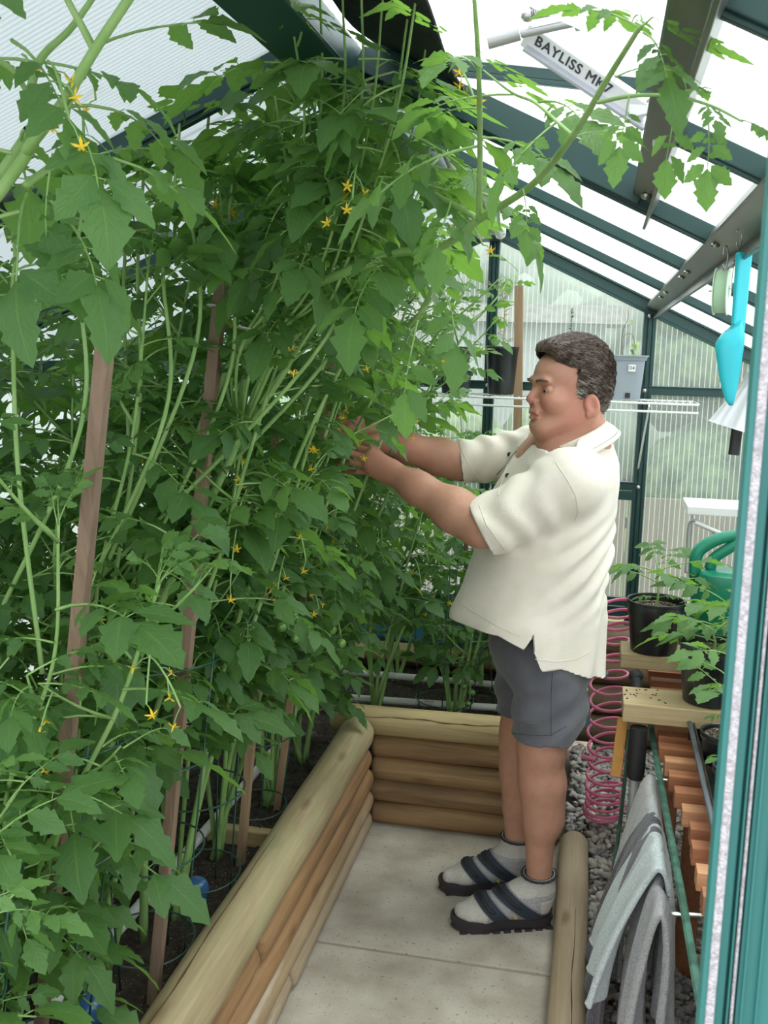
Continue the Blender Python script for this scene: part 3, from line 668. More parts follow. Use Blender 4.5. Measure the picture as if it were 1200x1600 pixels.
# green watering can at the far right end
WCG = mat('green moulded plastic', (.006, .20, .115), .33, noise=((.02, .28, .18), 4, (1, 1, 1), .4, .7))
t = empty('watering_can', (.42, 3.30, BZ+.02), label='big green plastic watering can at the far end of the bench', cat='watering can')
b = MB(); b.lathe([(0, .0), (.10, 0), (.105, .01), (.095, .06), (.088, .14), (.092, .24), (.098, .30), (.09, .325), (.07, .335), (.045, .336)], 36, power=2.6, sx=1.0, sy=.85); b.build('body', WCG, t, smooth=True)
b = MB()
pts = spline([(-.085, 0, .20), (-.098, 0, .30), (-.098, 0, .375), (-.075, 0, .408), (-.03, 0, .435), (.03, 0, .450), (.09, 0, .445)], 8)
b.tube(pts, [.014+.006*math.sin(math.pi*min(1, i/len(pts)*1.1)) for i in range(len(pts))], 14); b.build('handle', WCG, t, smooth='all')
b = MB(); pts = spline([(.085, 0, .10), (.16, 0, .20), (.22, 0, .34), (.26, 0, .42)], 8); b.tube(pts, [.028-.014*i/len(pts) for i in range(len(pts))], 14); b.build('spout', WCG, t, smooth='all')
b = MB(); pts = spline([(-.055, 0, .335), (-.045, 0, .37), (-.01, 0, .40), (.03, 0, .43)], 6); b.tube(pts, .018, 12); b.build('neck', WCG, t, smooth='all')
# teal watering can behind the man
TEAL = mat('dull teal plastic', (.17, .36, .40), .4); 
t = empty('watering_can', (-.045, 3.30, .405), label='small dull teal watering can behind the man, standing on the back wall logs', cat='watering can')
b = MB(); b.lathe([(0, 0), (.066, 0), (.070, .006), (.066, .05), (.060, .10), (.050, .125), (.03, .13)], 30, sx=1.05, sy=.8); b.build('body', TEAL, t, smooth=True)
b = MB(); b.tube(spline([(.03, 0, .10), (.055, 0, .155), (.085, 0, .175), (.12, 0, .178)], 6), .008, 10); b.build('handle', TEAL, t, smooth='all')
b = MB(); b.ball((.052, -.04, .085), (.011, .011, .014), 12); b.build('white_cap', WHITEP, t, smooth=True)
b = MB(); b.ball((.040, -.05, .135), (.020, .012, .016), 12); b.build('white_cap', WHITEP, t, smooth=True)

# ---- things hanging from the right purlin: scoop, twine reel, hooks, lamp shade
TQ = mat('turquoise plastic', (.02, .50, .62), .35, spec=.5, noise=((.05, .62, .72), 4, (1, 1, 1), .4, .7))
t = empty('garden_scoop', (.178, 1.50, 1.755), label='turquoise plastic scoop hanging by its handle from the roof beam', cat='scoop')
sc_rot = Matrix.Rotation(math.radians(-68), 3, 'Z')
b = MB(); V = []; F = []
n = 14; rows = 16
for i in range(rows):      # scoop blade: half tube tapering to a point
    t_ = i/(rows-1); z = -.088-.115*t_; wdt = .026*math.sin(math.pi*min(1, .18+.82*(1-t_))*.62)**.8*(1 if t_ < .98 else .5); wdt = .002+.021*min(1, (t_*4.5+.06)**.5)*(1-t_)**.62
    dp = wdt*1.45
    for k in range(n):
        a = math.pi*k/(n-1); V.append(tuple(sc_rot @ Vector((wdt*math.cos(a), -dp*math.sin(a), z-.012*math.sin(a)*(1-t_)))))
for i in range(rows-1):
    for k in range(n-1): F.append((i*n+k, i*n+k+1, (i+1)*n+k+1, (i+1)*n+k))
b.add(V, F); b.add([V[k] for k in range(n)], [tuple(range(n))]); b.build('blade', TQ, t, smooth='all', solid=.0025)
b = MB(); b.box((0, .0, -.045), (.010, .0185, .098), sc_rot, taper=1.15); b.build('handle', TQ, t, bevel=.003)
b = MB(); b.box(sc_rot @ Vector((0, .002, -.118)), (.012, .008, .06), sc_rot, taper=1.3); b.build('neck', TQ, t, bevel=.002)
WIRE = mat('galvanised wire', (.55, .55, .55), .3, metal=.9)
def hook(c, r, label, z=1.772):
    b = MB(); b.tube([(c[0]+r*.35*math.cos(a), c[1]+r*math.cos(a), c[2]+r*1.25*math.sin(a)) for a in np.linspace(-2.6, 2.9, 26)], .0011, 6)
    o = b.build('hook', WIRE, smooth='all'); return tag(o, label, 'hook', 'wire hooks on the right roof beam')
hook((.172, 1.515, 1.781), .014, 'wire hook holding the turquoise scoop')
hook((.165, 1.605, 1.760), .014, 'wire hook holding the reel of green twine')
TWI = mat('pale green tie tape', (.42, .60, .40), .6); TWI2 = mat('pale green reel side', (.55, .70, .55), .5)
t = empty('tape_reel', (.163, 1.60, 1.712), label='pale green reel of plant tie hanging beside the scoop', cat='reel')
rr = Matrix.Rotation(math.radians(78), 3, 'Z') @ Matrix.Rotation(math.radians(90), 3, 'X')
b = MB(); b.lathe([(.012, -.008), (.031, -.008), (.031, .008), (.012, .008), (.012, -.008)], 30, rot=rr); b.build('tape', TWI, t, smooth=True)
for s in (-1, 1):
    b = MB(); b.lathe([(.010, s*.0085), (.034, s*.0085), (.034, s*.010), (.010, s*.010), (.010, s*.0085)], 30, rot=rr); b.build('flange', TWI2, t, smooth=True)
b = MB(); b.tube([(-.018, 0, 0), (.012, -.01, .004), (.014, 0, .045)], .0011, 6); b.build('wire', WIRE, t, smooth='all')
SHD = mat('spun aluminium shade', (.55, .56, .58), .3, metal=.6)
t = empty('lamp_shade', (.235, 1.75, 1.545), label='silver cone lamp shade half hidden behind the door frame', cat='lamp')
b = MB(); b.lathe([(.052, -.045), (.050, -.043), (.022, .03), (.018, .05), (.0, .052)], 32, rot=Matrix.Rotation(.25, 3, 'Y')); b.build('shade', SHD, t, smooth=True, solid=.0015)
b = MB(); b.tube([(-.015, 0, -.02), (-.018, 0, -.085)], .009, 12); b.build('bulb_socket', BLACKR, t, smooth=True)
# white shelf and cord seen beyond the right
t = empty('wall_shelf', (.50, 3.95, 1.06), label='white shelf with a hanging cord at the right end of the end wall', cat='shelf')
b = MB(); b.box((.0, 0, 0), (.34, .24, .03)); b.build('shelf_board', WHITEP, t, bevel=.003)
b = MB(); b.tube(spline([(-.03, -.12, -.11), (-.10, -.11, -.055), (-.145, -.10, -.04), (-.158, -.09, -.07), (-.155, -.08, -.16), (-.155, -.08, -.24)], 8), .006, 10); b.build('cord', GPOLE, t, smooth='all')
b = MB(); b.tube([(-.14, -.11, -.045), (.1, -.13, -.13)], .008, 10); b.build('bracket', WHITEP, t, smooth='all')

# ---- wire shelf on the end wall, with its pots
ws = empty('wire_shelf', (-.15, 4.1, 1.42), label='white wire shelf on brackets across the end wall', cat='shelf')
b = MB()
for y, z in ((-.19, .018), (-.19, -.012), (.07, .018)): b.tube([(-.62, y, z), (.50, y, z)], .0042, 8)
b.build('wire_edge', WHITEP, ws, smooth='all')
b = MB()
for i in range(45): b.tube([(-.62+.0255*i, -.19, .020), (-.62+.0255*i, .07, .020)], .0014, 5)
o = b.build('wire_deck', WHITEP, ws, smooth='all'); 
for x in (.325, -.38):
    b = MB(); b.bar((x, -.17, .01), (x-.015, .085, -.25), .018, .006, up=(1, 0, 0)); b.box((x-.015, .088, -.255), (.026, .004, .04)); b.build('bracket', WHITEP, ws, bevel=.001)
    b = MB(); b.ball((x-.015, .084, -.255), (.006, .004, .006), 8); b.build('screw', BOLT, ws)
# ---- pots on the wire shelf
SHZ = 1.446
t = empty('plant_pot', (-.385, 4.02, SHZ), label='tall round black pot with a spindly plant on the wire shelf', cat='pot')
pot(.050, .063, .185, parent=t, step=.9, soil=.96)
GREYP = mat('blue grey plastic', (.33, .37, .42), .4)
t04 = empty('plant_pot', (.085, 4.02, SHZ), label='square blue grey pot with a numbered white label on the wire shelf', cat='pot')
b = MB(); h = .165
def sq(r): return r*1.12
pr = [(0, .003), (sq(.05), .003), (sq(.052), 0), (sq(.062), h*.88), (sq(.066), h*.885), (sq(.070), h*.97), (sq(.074), h*.972), (sq(.074), h), (sq(.069), h), (sq(.062), h*.9), (sq(.05), h*.8), (0, h*.8)]
b.lathe(pr, 40, power=9, sx=.92, sy=.92, rot=Matrix.Rotation(math.radians(4), 3, 'Z')); b.build('pot', GREYP, t04, smooth=True)
b = MB(); b.box((.020, -.0695, .118), (.026, .0015, .026)); b.build('label', mat('white sticker', (.88, .88, .88), .5), t04)
b = MB(); b.box((.010, -.0555, .016), (.018, .010, .018)); b.build('drain_hole', BLACKR, t04)
def text_obj(s, size, mtx, m, parent, name='lettering', depth=.0006, sx=1.0, font_scale=1.0, bold=0):
    cu = bpy.data.curves.new('txt', 'FONT'); cu.body = s; cu.size = size; cu.extrude = depth; cu.align_x = 'CENTER'; cu.align_y = 'CENTER'; cu.space_character = 1.12
    o = bpy.data.objects.new('txt', cu); link(o); dg = bpy.context.evaluated_depsgraph_get()
    me = bpy.data.meshes.new_from_object(o.evaluated_get(dg)); bpy.data.objects.remove(o); bm = bmesh.new(); bm.from_mesh(me)
    if bold:
        for dx_, dy_ in ((bold, 0), (bold/2, bold/2)):
            cp = bmesh.new(); cp.from_mesh(me); cp.transform(Matrix.Translation((dx_, dy_, dx_*.05))); m2 = bpy.data.meshes.new('t'); cp.to_mesh(m2); bm.from_mesh(m2); bpy.data.meshes.remove(m2); cp.free()
    bm.to_mesh(me); bm.free(); me.transform(mtx); me.materials.clear(); me.materials.append(m)
    q = bpy.data.objects.new(name, me); link(q); q.parent = parent; return q
INK = mat('dark ink', (.05, .05, .07), .6)
text_obj('04', .0185, Matrix.Translation((.020, -.0707, .118)) @ Matrix.Rotation(math.radians(90), 4, 'X'), INK, t04)
def small_pot(x, y, z, r0, r1, h, label, name='nursery_pot', g=None, soil=.85, m=BLACKP):
    t = empty(name, (x, y, z), label=label, cat='pot', group=g); pot(r0, r1, h, parent=t, soil=soil, m=m); return t
for i, (x, z, lb) in enumerate(((-.565, SHZ+.092, 'upper of two stacked black square pots at the left end of the wire shelf'), (-.560, SHZ, 'lower of two stacked black square pots at the left end of the wire shelf'))):
    t = empty('square_pot', (x, 4.0, z), label=lb, cat='pot', group='stacked square pots on the wire shelf')
    b = MB(); b.lathe([(0, 0), (.048, 0), (.056, .065), (.062, .068), (.064, .088), (.060, .088), (.054, .066), (0, .06)], 40, power=8); b.build('pot', BLACKP, t, smooth=True)

# ---- vent opener
WH = mat('white painted metal', (.80, .81, .84), .35)
vo = empty('vent_opener', (0, 0, 0), label='white automatic vent opener with printed arm below the roof vent', cat='vent opener')
def P(px, py, y): return atY(px, py, y)
A = P(822, 52, 1.36); B = P(1010, 178, 1.36)
d = (B-A).normalized(); up = CU
b = MB(); b.bar(A, B, .012, .030, up=(0, -.6, .8)); b.build('arm', WH, vo, bevel=.002)
b = MB(); b.bar(A+Vector((.0, .0, -.016)), B+Vector((0, 0, -.016)), .016, .005, up=(0, -.6, .8)); b.build('arm_flange', mat('grey metal flange', (.45, .46, .52), .4), vo, bevel=.001)  # lower flange in plain grey, darker than the white arm
# lettering lies on the camera-side face of the arm
fx = d; fz = (Vector((0, -.6, .8))-d*d.dot(Vector((0, -.6, .8)))).normalized(); fy = fz.cross(fx)   # normal points to -fy side
side = -1 if (CAM-A).dot(fy) < 0 else 1
nrm = fy*side
xa = fx; ya = nrm.cross(xa)
mt = Matrix((xa, ya, nrm)).transposed().to_4x4(); mt.translation = A.lerp(B, .40)+nrm*.0065+ya*.003
text_obj('BAYLISS MK7', .0180, mt, INK, vo, depth=.0004, bold=.0007)
mt2 = mt.copy(); mt2.translation = A.lerp(B, .43)+nrm*.0065-ya*.009
b = MB()
for i in range(34):
    c = mt2.translation+xa*(-.062+i*.0037); b.add([tuple(c+xa*sx*.0013+ya*sy*.0009+nrm*sz*.0003) for sx in (-1, 1) for sy in (-1, 1) for sz in (0, 1)], [(0, 2, 3, 1), (4, 5, 7, 6), (0, 1, 5, 4), (2, 6, 7, 3), (0, 4, 6, 2), (1, 3, 7, 5)])
b.build('fine_print', mat('grey ink', (.45, .45, .52), .6), vo)
b = MB(); b.tube([P(762, 66, 1.34), P(812, 52, 1.34)], .0085, 14); b.tube([P(815, 53, 1.34), P(905, 34, 1.32)], .005, 10); b.tube([P(900, 36, 1.32), P(985, 18, 1.30)], .0095, 14); b.build('cylinder', mat('dull grey metal', (.45, .45, .46), .4, metal=.5), vo, smooth=True)
b = MB(); a0 = P(830, 22, 1.33); a1 = P(942, 2, 1.31); ax = (a1-a0); L = ax.length; ax.normalize(); u1 = ax.orthogonal().normalized(); u2 = ax.cross(u1)
for off in (0, .017):
    b.tube([a0+ax*(L*i/420)+CU*(-off*.0)+u1*(.006*math.cos(i*.55))+u2*(.006*math.sin(i*.55))-Vector((0, 0, off*0.0))+CU*off*.75 for i in range(421)], .0011, 5)
b.build('spring', mat('steel spring', (.38, .36, .38), .35, metal=.8), vo, smooth='all')
for q in (a0-ax*.004, a1+ax*.003):
    b = MB(); b.ball(q, .009, 10); b.build('spring_end', BOLT, vo, smooth=True)
b = MB(); c = P(1022, 162, 1.35); b.lathe([(0, -.010), (.007, -.010), (.010, -.004), (.010, .002), (.006, .003), (.006, .010), (0, .011)], 16, c, rot=Matrix.Rotation(2.2, 3, 'X')); b.build('pivot_bolt', STEEL, vo, smooth=True)
b = MB(); b.bar(P(985, 172, 1.36), P(1022, 164, 1.35), .012, .02); b.bar(P(1022, 164, 1.35), (.045, 1.30, 1.868), .006, .018); b.build('bracket', WH, vo, bevel=.001)

# ---- open roof vent: frame hinged near the ridge, propped up
vt = empty('roof_vent', (0, 0, 0), label='hinged roof vent in the right slope propped open', cat='roof vent')
hx, hz = RX+.03, RZ-.005; ang = math.radians(-7); Lv = .50
ex, ez = hx+Lv*math.cos(ang), hz+Lv*math.sin(ang)
b = MB()
b.bar((ex, 1.08, ez), (ex, 1.80, ez), .03, .02); b.bar((hx, 1.08, hz), (ex, 1.08, ez), .02, .024); b.bar((hx, 1.80, hz), (ex, 1.80, ez), .02, .024)
b.bar((hx, 1.79, hz-.018), (ex, 1.79, ez-.018), .012, .008)
b.build('vent_frame', GREEN, vt, bevel=.001)
b = MB(); b.add([(hx, 1.08, hz+.006), (ex, 1.08, ez+.006), (ex, 1.80, ez+.006), (hx, 1.80, hz+.006)], [(0, 1, 2, 3)]); b.build('vent_pane', ROOFP, vt, solid=.003)

# ---- dark roller shade under the ridge and a tube light
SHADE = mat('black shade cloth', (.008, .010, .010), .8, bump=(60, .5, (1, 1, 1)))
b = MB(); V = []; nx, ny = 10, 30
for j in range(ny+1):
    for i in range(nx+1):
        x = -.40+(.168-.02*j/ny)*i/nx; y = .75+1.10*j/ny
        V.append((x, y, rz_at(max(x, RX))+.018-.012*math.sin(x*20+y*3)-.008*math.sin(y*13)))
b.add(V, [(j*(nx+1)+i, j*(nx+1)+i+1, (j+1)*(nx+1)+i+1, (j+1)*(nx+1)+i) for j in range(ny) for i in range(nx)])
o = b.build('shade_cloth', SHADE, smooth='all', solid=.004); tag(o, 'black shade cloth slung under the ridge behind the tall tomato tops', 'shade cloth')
lf = empty('tube_light', (0, 0, 0), label='grey and clear tube light hanging below the ridge behind the leaves', cat='light fitting')
LG = mat('pale grey light housing', (.62, .62, .63), .4)
GLS = mat('frosted tube', (.82, .84, .85), .12, spec=.8)
a0 = P(698, 150, 2.35); a1 = P(768, 348, 3.35)
b = MB(); b.bar(a0, a1, .085, .035); b.build('housing', LG, lf, bevel=.004)
b = MB(); b.tube([a0+Vector((.03, 0, -.035)), a1+Vector((.03, 0, -.035))], .017, 16); b.build('tube', GLS, lf, smooth=True)
b = MB(); b.tube([a0+Vector((-.03, 0, -.035)), a1+Vector((-.03, 0, -.035))], .017, 16); b.build('tube', GLS, lf, smooth=True)
for q in (a0.lerp(a1, .04), a0.lerp(a1, .96)):
    b = MB(); b.bar(q+Vector((-.05, 0, -.03)), q+Vector((.05, 0, -.03)), .02, .035); b.build('end_cap', LG, lf, bevel=.003)
    b = MB(); b.tube([q, (q.x, q.y, rz_at(q.x)-.02)], .0016, 6); b.build('hanging_wire', WIRE, lf)
# ================================================================== TOMATO FOLIAGE
def leaf_material(name, c1, c2, tc, fac=.42):
    m = bpy.data.materials.new(name); m.use_nodes = True; nt = m.node_tree; L = nt.links.new; b = nt.nodes['Principled BSDF']; out = nt.nodes['Material Output']
    at = nt.nodes.new('ShaderNodeAttribute'); at.attribute_name = 'tint'
    uv = nt.nodes.new('ShaderNodeUVMap'); sp = nt.nodes.new('ShaderNodeSeparateXYZ'); L(uv.outputs[0], sp.inputs[0])
    mx = nt.nodes.new('ShaderNodeMix'); mx.data_type = 'RGBA'; mx.inputs[6].default_value = (*c1, 1); mx.inputs[7].default_value = (*c2, 1); L(at.outputs['Fac'], mx.inputs[0])
    # veins: midrib at u=0 and side veins rising towards the tip
    ab = nt.nodes.new('ShaderNodeMath'); ab.operation = 'ABSOLUTE'; L(sp.outputs[0], ab.inputs[0])
    ml = nt.nodes.new('ShaderNodeMath'); ml.operation = 'MULTIPLY_ADD'; ml.inputs[1].default_value = -.33; L(ab.outputs[0], ml.inputs[0]); L(sp.outputs[1], ml.inputs[2])
    m7 = nt.nodes.new('ShaderNodeMath'); m7.operation = 'MULTIPLY'; m7.inputs[1].default_value = 7.5; L(ml.outputs[0], m7.inputs[0])
    fr = nt.nodes.new('ShaderNodeMath'); fr.operation = 'PINGPONG'; fr.inputs[1].default_value = .5; L(m7.outputs[0], fr.inputs[0])
    v1 = nt.nodes.new('ShaderNodeMapRange'); v1.inputs[1].default_value = .10; v1.inputs[2].default_value = .0; L(fr.outputs[0], v1.inputs[0])
    v2 = nt.nodes.new('ShaderNodeMapRange'); v2.inputs[1].default_value = .09; v2.inputs[2].default_value = .02; L(ab.outputs[0], v2.inputs[0])
    mxv = nt.nodes.new('ShaderNodeMath'); mxv.operation = 'MAXIMUM'; L(v1.outputs[0], mxv.inputs[0]); L(v2.outputs[0], mxv.inputs[1])
    mv = nt.nodes.new('ShaderNodeMix'); mv.data_type = 'RGBA'; L(mx.outputs[2], mv.inputs[6]); mv.inputs[7].default_value = (min(1, c2[0]*1.5+.02), min(1, c2[1]*1.25+.02), c2[2]*1.3, 1)
    mf = nt.nodes.new('ShaderNodeMath'); mf.operation = 'MULTIPLY'; mf.inputs[1].default_value = .38; L(mxv.outputs[0], mf.inputs[0]); L(mf.outputs[0], mv.inputs[0])
    L(mv.outputs[2], b.inputs['Base Color']); b.inputs['Roughness'].default_value = .48; b.inputs['Specular IOR Level'].default_value = .42
    tcn = nt.nodes.new('ShaderNodeTexCoord'); nzz = nt.nodes.new('ShaderNodeTexNoise'); nzz.inputs['Scale'].default_value = 140; nzz.inputs['Detail'].default_value = 2; L(tcn.outputs['Object'], nzz.inputs['Vector'])
    bq = nt.nodes.new('ShaderNodeBump'); bq.inputs['Strength'].default_value = .55; bq.inputs['Distance'].default_value = .003; L(nzz.outputs[0], bq.inputs['Height'])
    bp = nt.nodes.new('ShaderNodeBump'); L(bq.outputs[0], bp.inputs['Normal']); bp.invert = True; bp.inputs['Strength'].default_value = .5; bp.inputs['Distance'].default_value = .002; L(mxv.outputs[0], bp.inputs['Height']); L(bp.outputs[0], b.inputs['Normal'])
    tl = nt.nodes.new('ShaderNodeBsdfTranslucent'); tl.inputs[0].default_value = (*tc, 1)
    ms = nt.nodes.new('ShaderNodeMixShader'); ms.inputs[0].default_value = fac; L(b.outputs[0], ms.inputs[1]); L(tl.outputs[0], ms.inputs[2]); L(ms.outputs[0], out.inputs[0])
    return m
LEAF = leaf_material('tomato leaf', (.054, .138, .050), (.122, .258, .080), (.25, .50, .065))
STEM = mat('hairy tomato stem', (.20, .36, .10), .55, noise=((.30, .46, .17), 30, (1, 1, .3), .4, .7))
STEMD = mat('woody green stem', (.13, .25, .07), .6)
YELF = mat('yellow petals', (.80, .56, .03), .5, sss=0)
GRNT = mat('green tomato skin', (.10, .24, .04), .25, spec=.6, coat=.3, noise=((.16, .32, .07), 20, (1, 1, 1), .4, .6))

def leaflet(L, W, n=9, m=2, lobes=4, lobe=.22, fold=.25, droop=.5, twist=0.0, seed=0, curl=.0):
    """one tomato leaflet along +x: toothed outline, folded on the midrib and drooping"""
    g = random.Random(seed); ph = g.uniform(0, 1); V = []; UV = []
    for i in range(n+1):
        v = i/n
        base = (math.sin(math.pi*min(1, v**.72))**.85) if v < 1 else 0
        saw = ((v*lobes+ph) % 1.0)
        wv = W*base*(1-lobe*saw*(1.2-v*.5))
        if i == 0: wv = W*.06
        if i == n: wv = W*.012
        sl = L*.055*(1-v)*1.2          # teeth lean forward
        for j in range(-m, m+1):
            u = j/m; y = wv*u; x = L*v+sl*abs(u)*(1 if 0 < v < 1 else 0)
            z = -droop*L*v*v*.5 + fold*abs(y)*(1-.5*v) - curl*(abs(u)**2)*wv + .05*W*math.sin(v*14+ph*6)*abs(u)*(.5 if j % 2 else 1)
            V.append((x, y+twist*L*v*v, z)); UV.append((u, v))
    k = 2*m+1; F = [(i*k+j, (i+1)*k+j, (i+1)*k+j+1, i*k+j+1) for i in range(n) for j in range(2*m)]
    return np.array(V), np.array(F), np.array(UV)
def rotz(a): c, s = math.cos(a), math.sin(a); return np.array([[c, -s, 0], [s, c, 0], [0, 0, 1.]])
def roty(a): c, s = math.cos(a), math.sin(a); return np.array([[c, 0, s], [0, 1, 0], [-s, 0, c]])
def rotx(a): c, s = math.cos(a), math.sin(a); return np.array([[1, 0, 0], [0, c, -s], [0, s, c]])
def compound(seed, lod=0, L=1.0, pairs=3, size=1.0, droop=.55):
    """a whole tomato leaf of length L=1: petiole, paired leaflets, a big end leaflet. returns verts, quads, uv, isleaf"""
    g = random.Random(seed); Vs = []; Fs = []; Us = []; Ms = []; k = 0
    n, m = ((14, 3), (8, 2), (5, 1))[lod]
    def rach(t): return np.array([L*.66*t*math.cos(droop*t*.6), .03*math.sin(t*3+seed), L*.66*(.10*t-droop*.55*t*t)])
    def put(V, F, U, M):
        nonlocal k
        Vs.append(V); Fs.append(F+k); Us.append(U); Ms.extend([M]*len(F)); k += len(V)
    def stick(P, r0, r1):
        nonlocal k
        ns = 4 if lod < 2 else 3; V = []
        for i, p in enumerate(P):
            t = i/(len(P)-1); r = r0+(r1-r0)*t
            for q in range(ns): a = 2*math.pi*q/ns; V.append(p+np.array([0, math.cos(a)*r, math.sin(a)*r]))
        F = [(i*ns+q, i*ns+(q+1) % ns, (i+1)*ns+(q+1) % ns, (i+1)*ns+q) for i in range(len(P)-1) for q in range(ns)]
        put(np.array(V), np.array(F), np.zeros((len(V), 2))+.5, 1)
    stick([rach(t) for t in np.linspace(0, 1, 6 if lod < 2 else 3)], .011, .005)
    sl = -droop*1.0
    V, F, U = leaflet(.42*size, .150*size, n, m, 4, .40, .25, .55+g.uniform(-.2, .3), g.uniform(-.1, .1), seed, .1)
    put(V @ roty(-sl*.8).T+rach(1), F, U, 0)
    ts = [.90, .66, .44][:pairs]; szs = [.80, .72, .48]
    for i, t in enumerate(ts):
        for s in (-1, 1):
            if g.random() < .06: continue
            z = szs[i]*g.uniform(.85, 1.12)*size; a = s*(math.radians(52+10*i)+g.uniform(-.15, .15)); tt = t+g.uniform(-.03, .03)
            V, F, U = leaflet(.36*z, .125*z, n, m, 3 if lod else 4, .38, .25, .5+g.uniform(-.2, .5), s*.05, seed*7+i*2+s, .1)
            stalk = rotz(a) @ np.array([.06*z, 0, .01]); base = rach(tt)
            stick([base, base+stalk], .004, .003)
            R3 = rotz(a) @ roty(.35*droop+g.uniform(-.1, .3)) @ rotx(g.uniform(-.35, .35))
            put(V @ R3.T+base+stalk, F, U, 0)
    if lod < 2:
        for t in (.55, .78):
            for s in (-1, 1):
                if g.random() < .3: continue
                z = .22*g.uniform(.7, 1.2)*size; V, F, U = leaflet(.36*z, .16*z, 5, 1, 2, .15, .2, .3, 0, seed+3, 0)
                put(V @ (rotz(s*1.2) @ roty(.2)).T+rach(t), F, U, 0)
    return np.concatenate(Vs), np.concatenate(Fs), np.concatenate(Us), np.array(Ms)
NV = 10
VAR = [[compound(s*13+5, lod, pairs=3 if s % 4 else 2, size=.92+.05*(s % 4), droop=.35+.12*(s % 5)) for s in range(NV)] for lod in range(3)]

class Foliage:
    """leaf instances gathered into one mesh"""
    def __init__(s): s.items = []
    def leaf(s, pos, az, el, roll, size, lod, var, tint): s.items.append((pos, az, el, roll, size, lod, var, tint))
    def build(s, name, parent, mats=None):
        Vs = []; Fs = []; Us = []; Ms = []; Ts = []; k = 0
        for (pos, az, el, roll, size, lod, var, tint) in s.items:
            V, F, U, M = VAR[lod][var]
            R3 = rotz(az) @ roty(-el) @ rotx(roll)
            Vs.append(V*size @ R3.T+np.array(pos)); Fs.append(F+k); Us.append(U); Ms.append(M); Ts.append(np.full(len(V), tint)); k += len(V)
        if not Vs: return None
        V = np.concatenate(Vs); W = V+np.array(parent.location)      # leaves press against roof and walls, never through them
        W[:, 2] = np.minimum(W[:, 2], RZ-SL*np.abs(W[:, 0]-RX)-.035); W[:, 0] = np.clip(W[:, 0], XL+.03, XR-.03); W[:, 1] = np.minimum(W[:, 1], YG-.06); V = (W-np.array(parent.location)).astype(np.float32); F = np.concatenate(Fs).astype(np.int32); U = np.concatenate(Us); M = np.concatenate(Ms).astype(np.int32); T = np.concatenate(Ts).astype(np.float32)
        me = bpy.data.meshes.new(name); me.vertices.add(len(V)); me.vertices.foreach_set('co', V.ravel())
        me.loops.add(F.size); me.loops.foreach_set('vertex_index', F.ravel()); me.polygons.add(len(F))
        me.polygons.foreach_set('loop_start', np.arange(0, F.size, 4, dtype=np.int32)); me.polygons.foreach_set('loop_total', np.full(len(F), 4, np.int32))
        me.polygons.foreach_set('use_smooth', np.ones(len(F), bool)); me.polygons.foreach_set('material_index', M)
        me.update(calc_edges=True)
        uvl = me.uv_layers.new(name='UVMap'); uvl.data.foreach_set('uv', U[F.ravel()].astype(np.float32).ravel())
        at = me.attributes.new('tint', 'FLOAT', 'POINT'); at.data.foreach_set('value', T)
        for q in (mats or (LEAF, STEM)): me.materials.append(q)
        o = bpy.data.objects.new(name, me); link(o); o.parent = parent; return o

def flower_mb(b, c, r, rn):
    """a star shaped tomato flower facing down and outwards"""
    ax = Vector((rn.uniform(-.6, .8), rn.uniform(-1, -.2), rn.uniform(-.8, -.1))).normalized(); u = ax.orthogonal().normalized(); v = ax.cross(u)
    c = Vector(c)
    for k in range(5):
        a = 2*math.pi*k/5; d = u*math.cos(a)+v*math.sin(a); s = ax.cross(d)
        p = [c-d*0+s*r*.12, c-s*r*.12, c+d*r*.55-s*r*.17-ax*r*.1, c+d*r*1.05-ax*r*.35, c+d*r*.55+s*r*.17-ax*r*.1]
        b.add([tuple(q) for q in p], [(0, 1, 2, 3, 4)], 0)
    b.tube([c-ax*r*.1, c+ax*r*.75], [r*.16, r*.05], 6, m=0)
def truss(parent, c, rn, kind='flower', n=4, r=.011, scale=1.0):
    """a drooping truss with flowers or fruit"""
    b = MB(); c = Vector(c); d = Vector((rn.uniform(-.3, .8), rn.uniform(-.9, -.1), -.2)).normalized(); L = .07*scale
    end = [c+d*L*t+Vector((0, 0, -.05*scale*t*t)) for t in np.linspace(0, 1, 6)]
    b.tube(end, [.0016*scale]*6, 5, m=1); pts = []
    for i in range(n):
        base = end[2+int(3*i/max(1, n-1))]; q = base+Vector((rn.uniform(-.02, .02), rn.uniform(-.02, .01), rn.uniform(-.03, -.008)))*scale
        b.tube([base, (base+q)/2+Vector((0, 0, .004)), q], .0009*scale, 4, m=1); pts.append(q)
    if kind == 'flower':
        for q in pts: flower_mb(b, q, r, rn)
        return b.build('flower_truss', [YELF, STEM], parent)
    o = b.build('fruit_truss', [STEM, STEM], parent)
    for q in pts:
        b = MB(); rr = r*rn.uniform(.8, 1.15); b.ball(q-Vector((0, 0, rr*.8)), (rr, rr, rr*.94), 14)
        b.build('tomato', GRNT, parent, smooth='all')
    return o

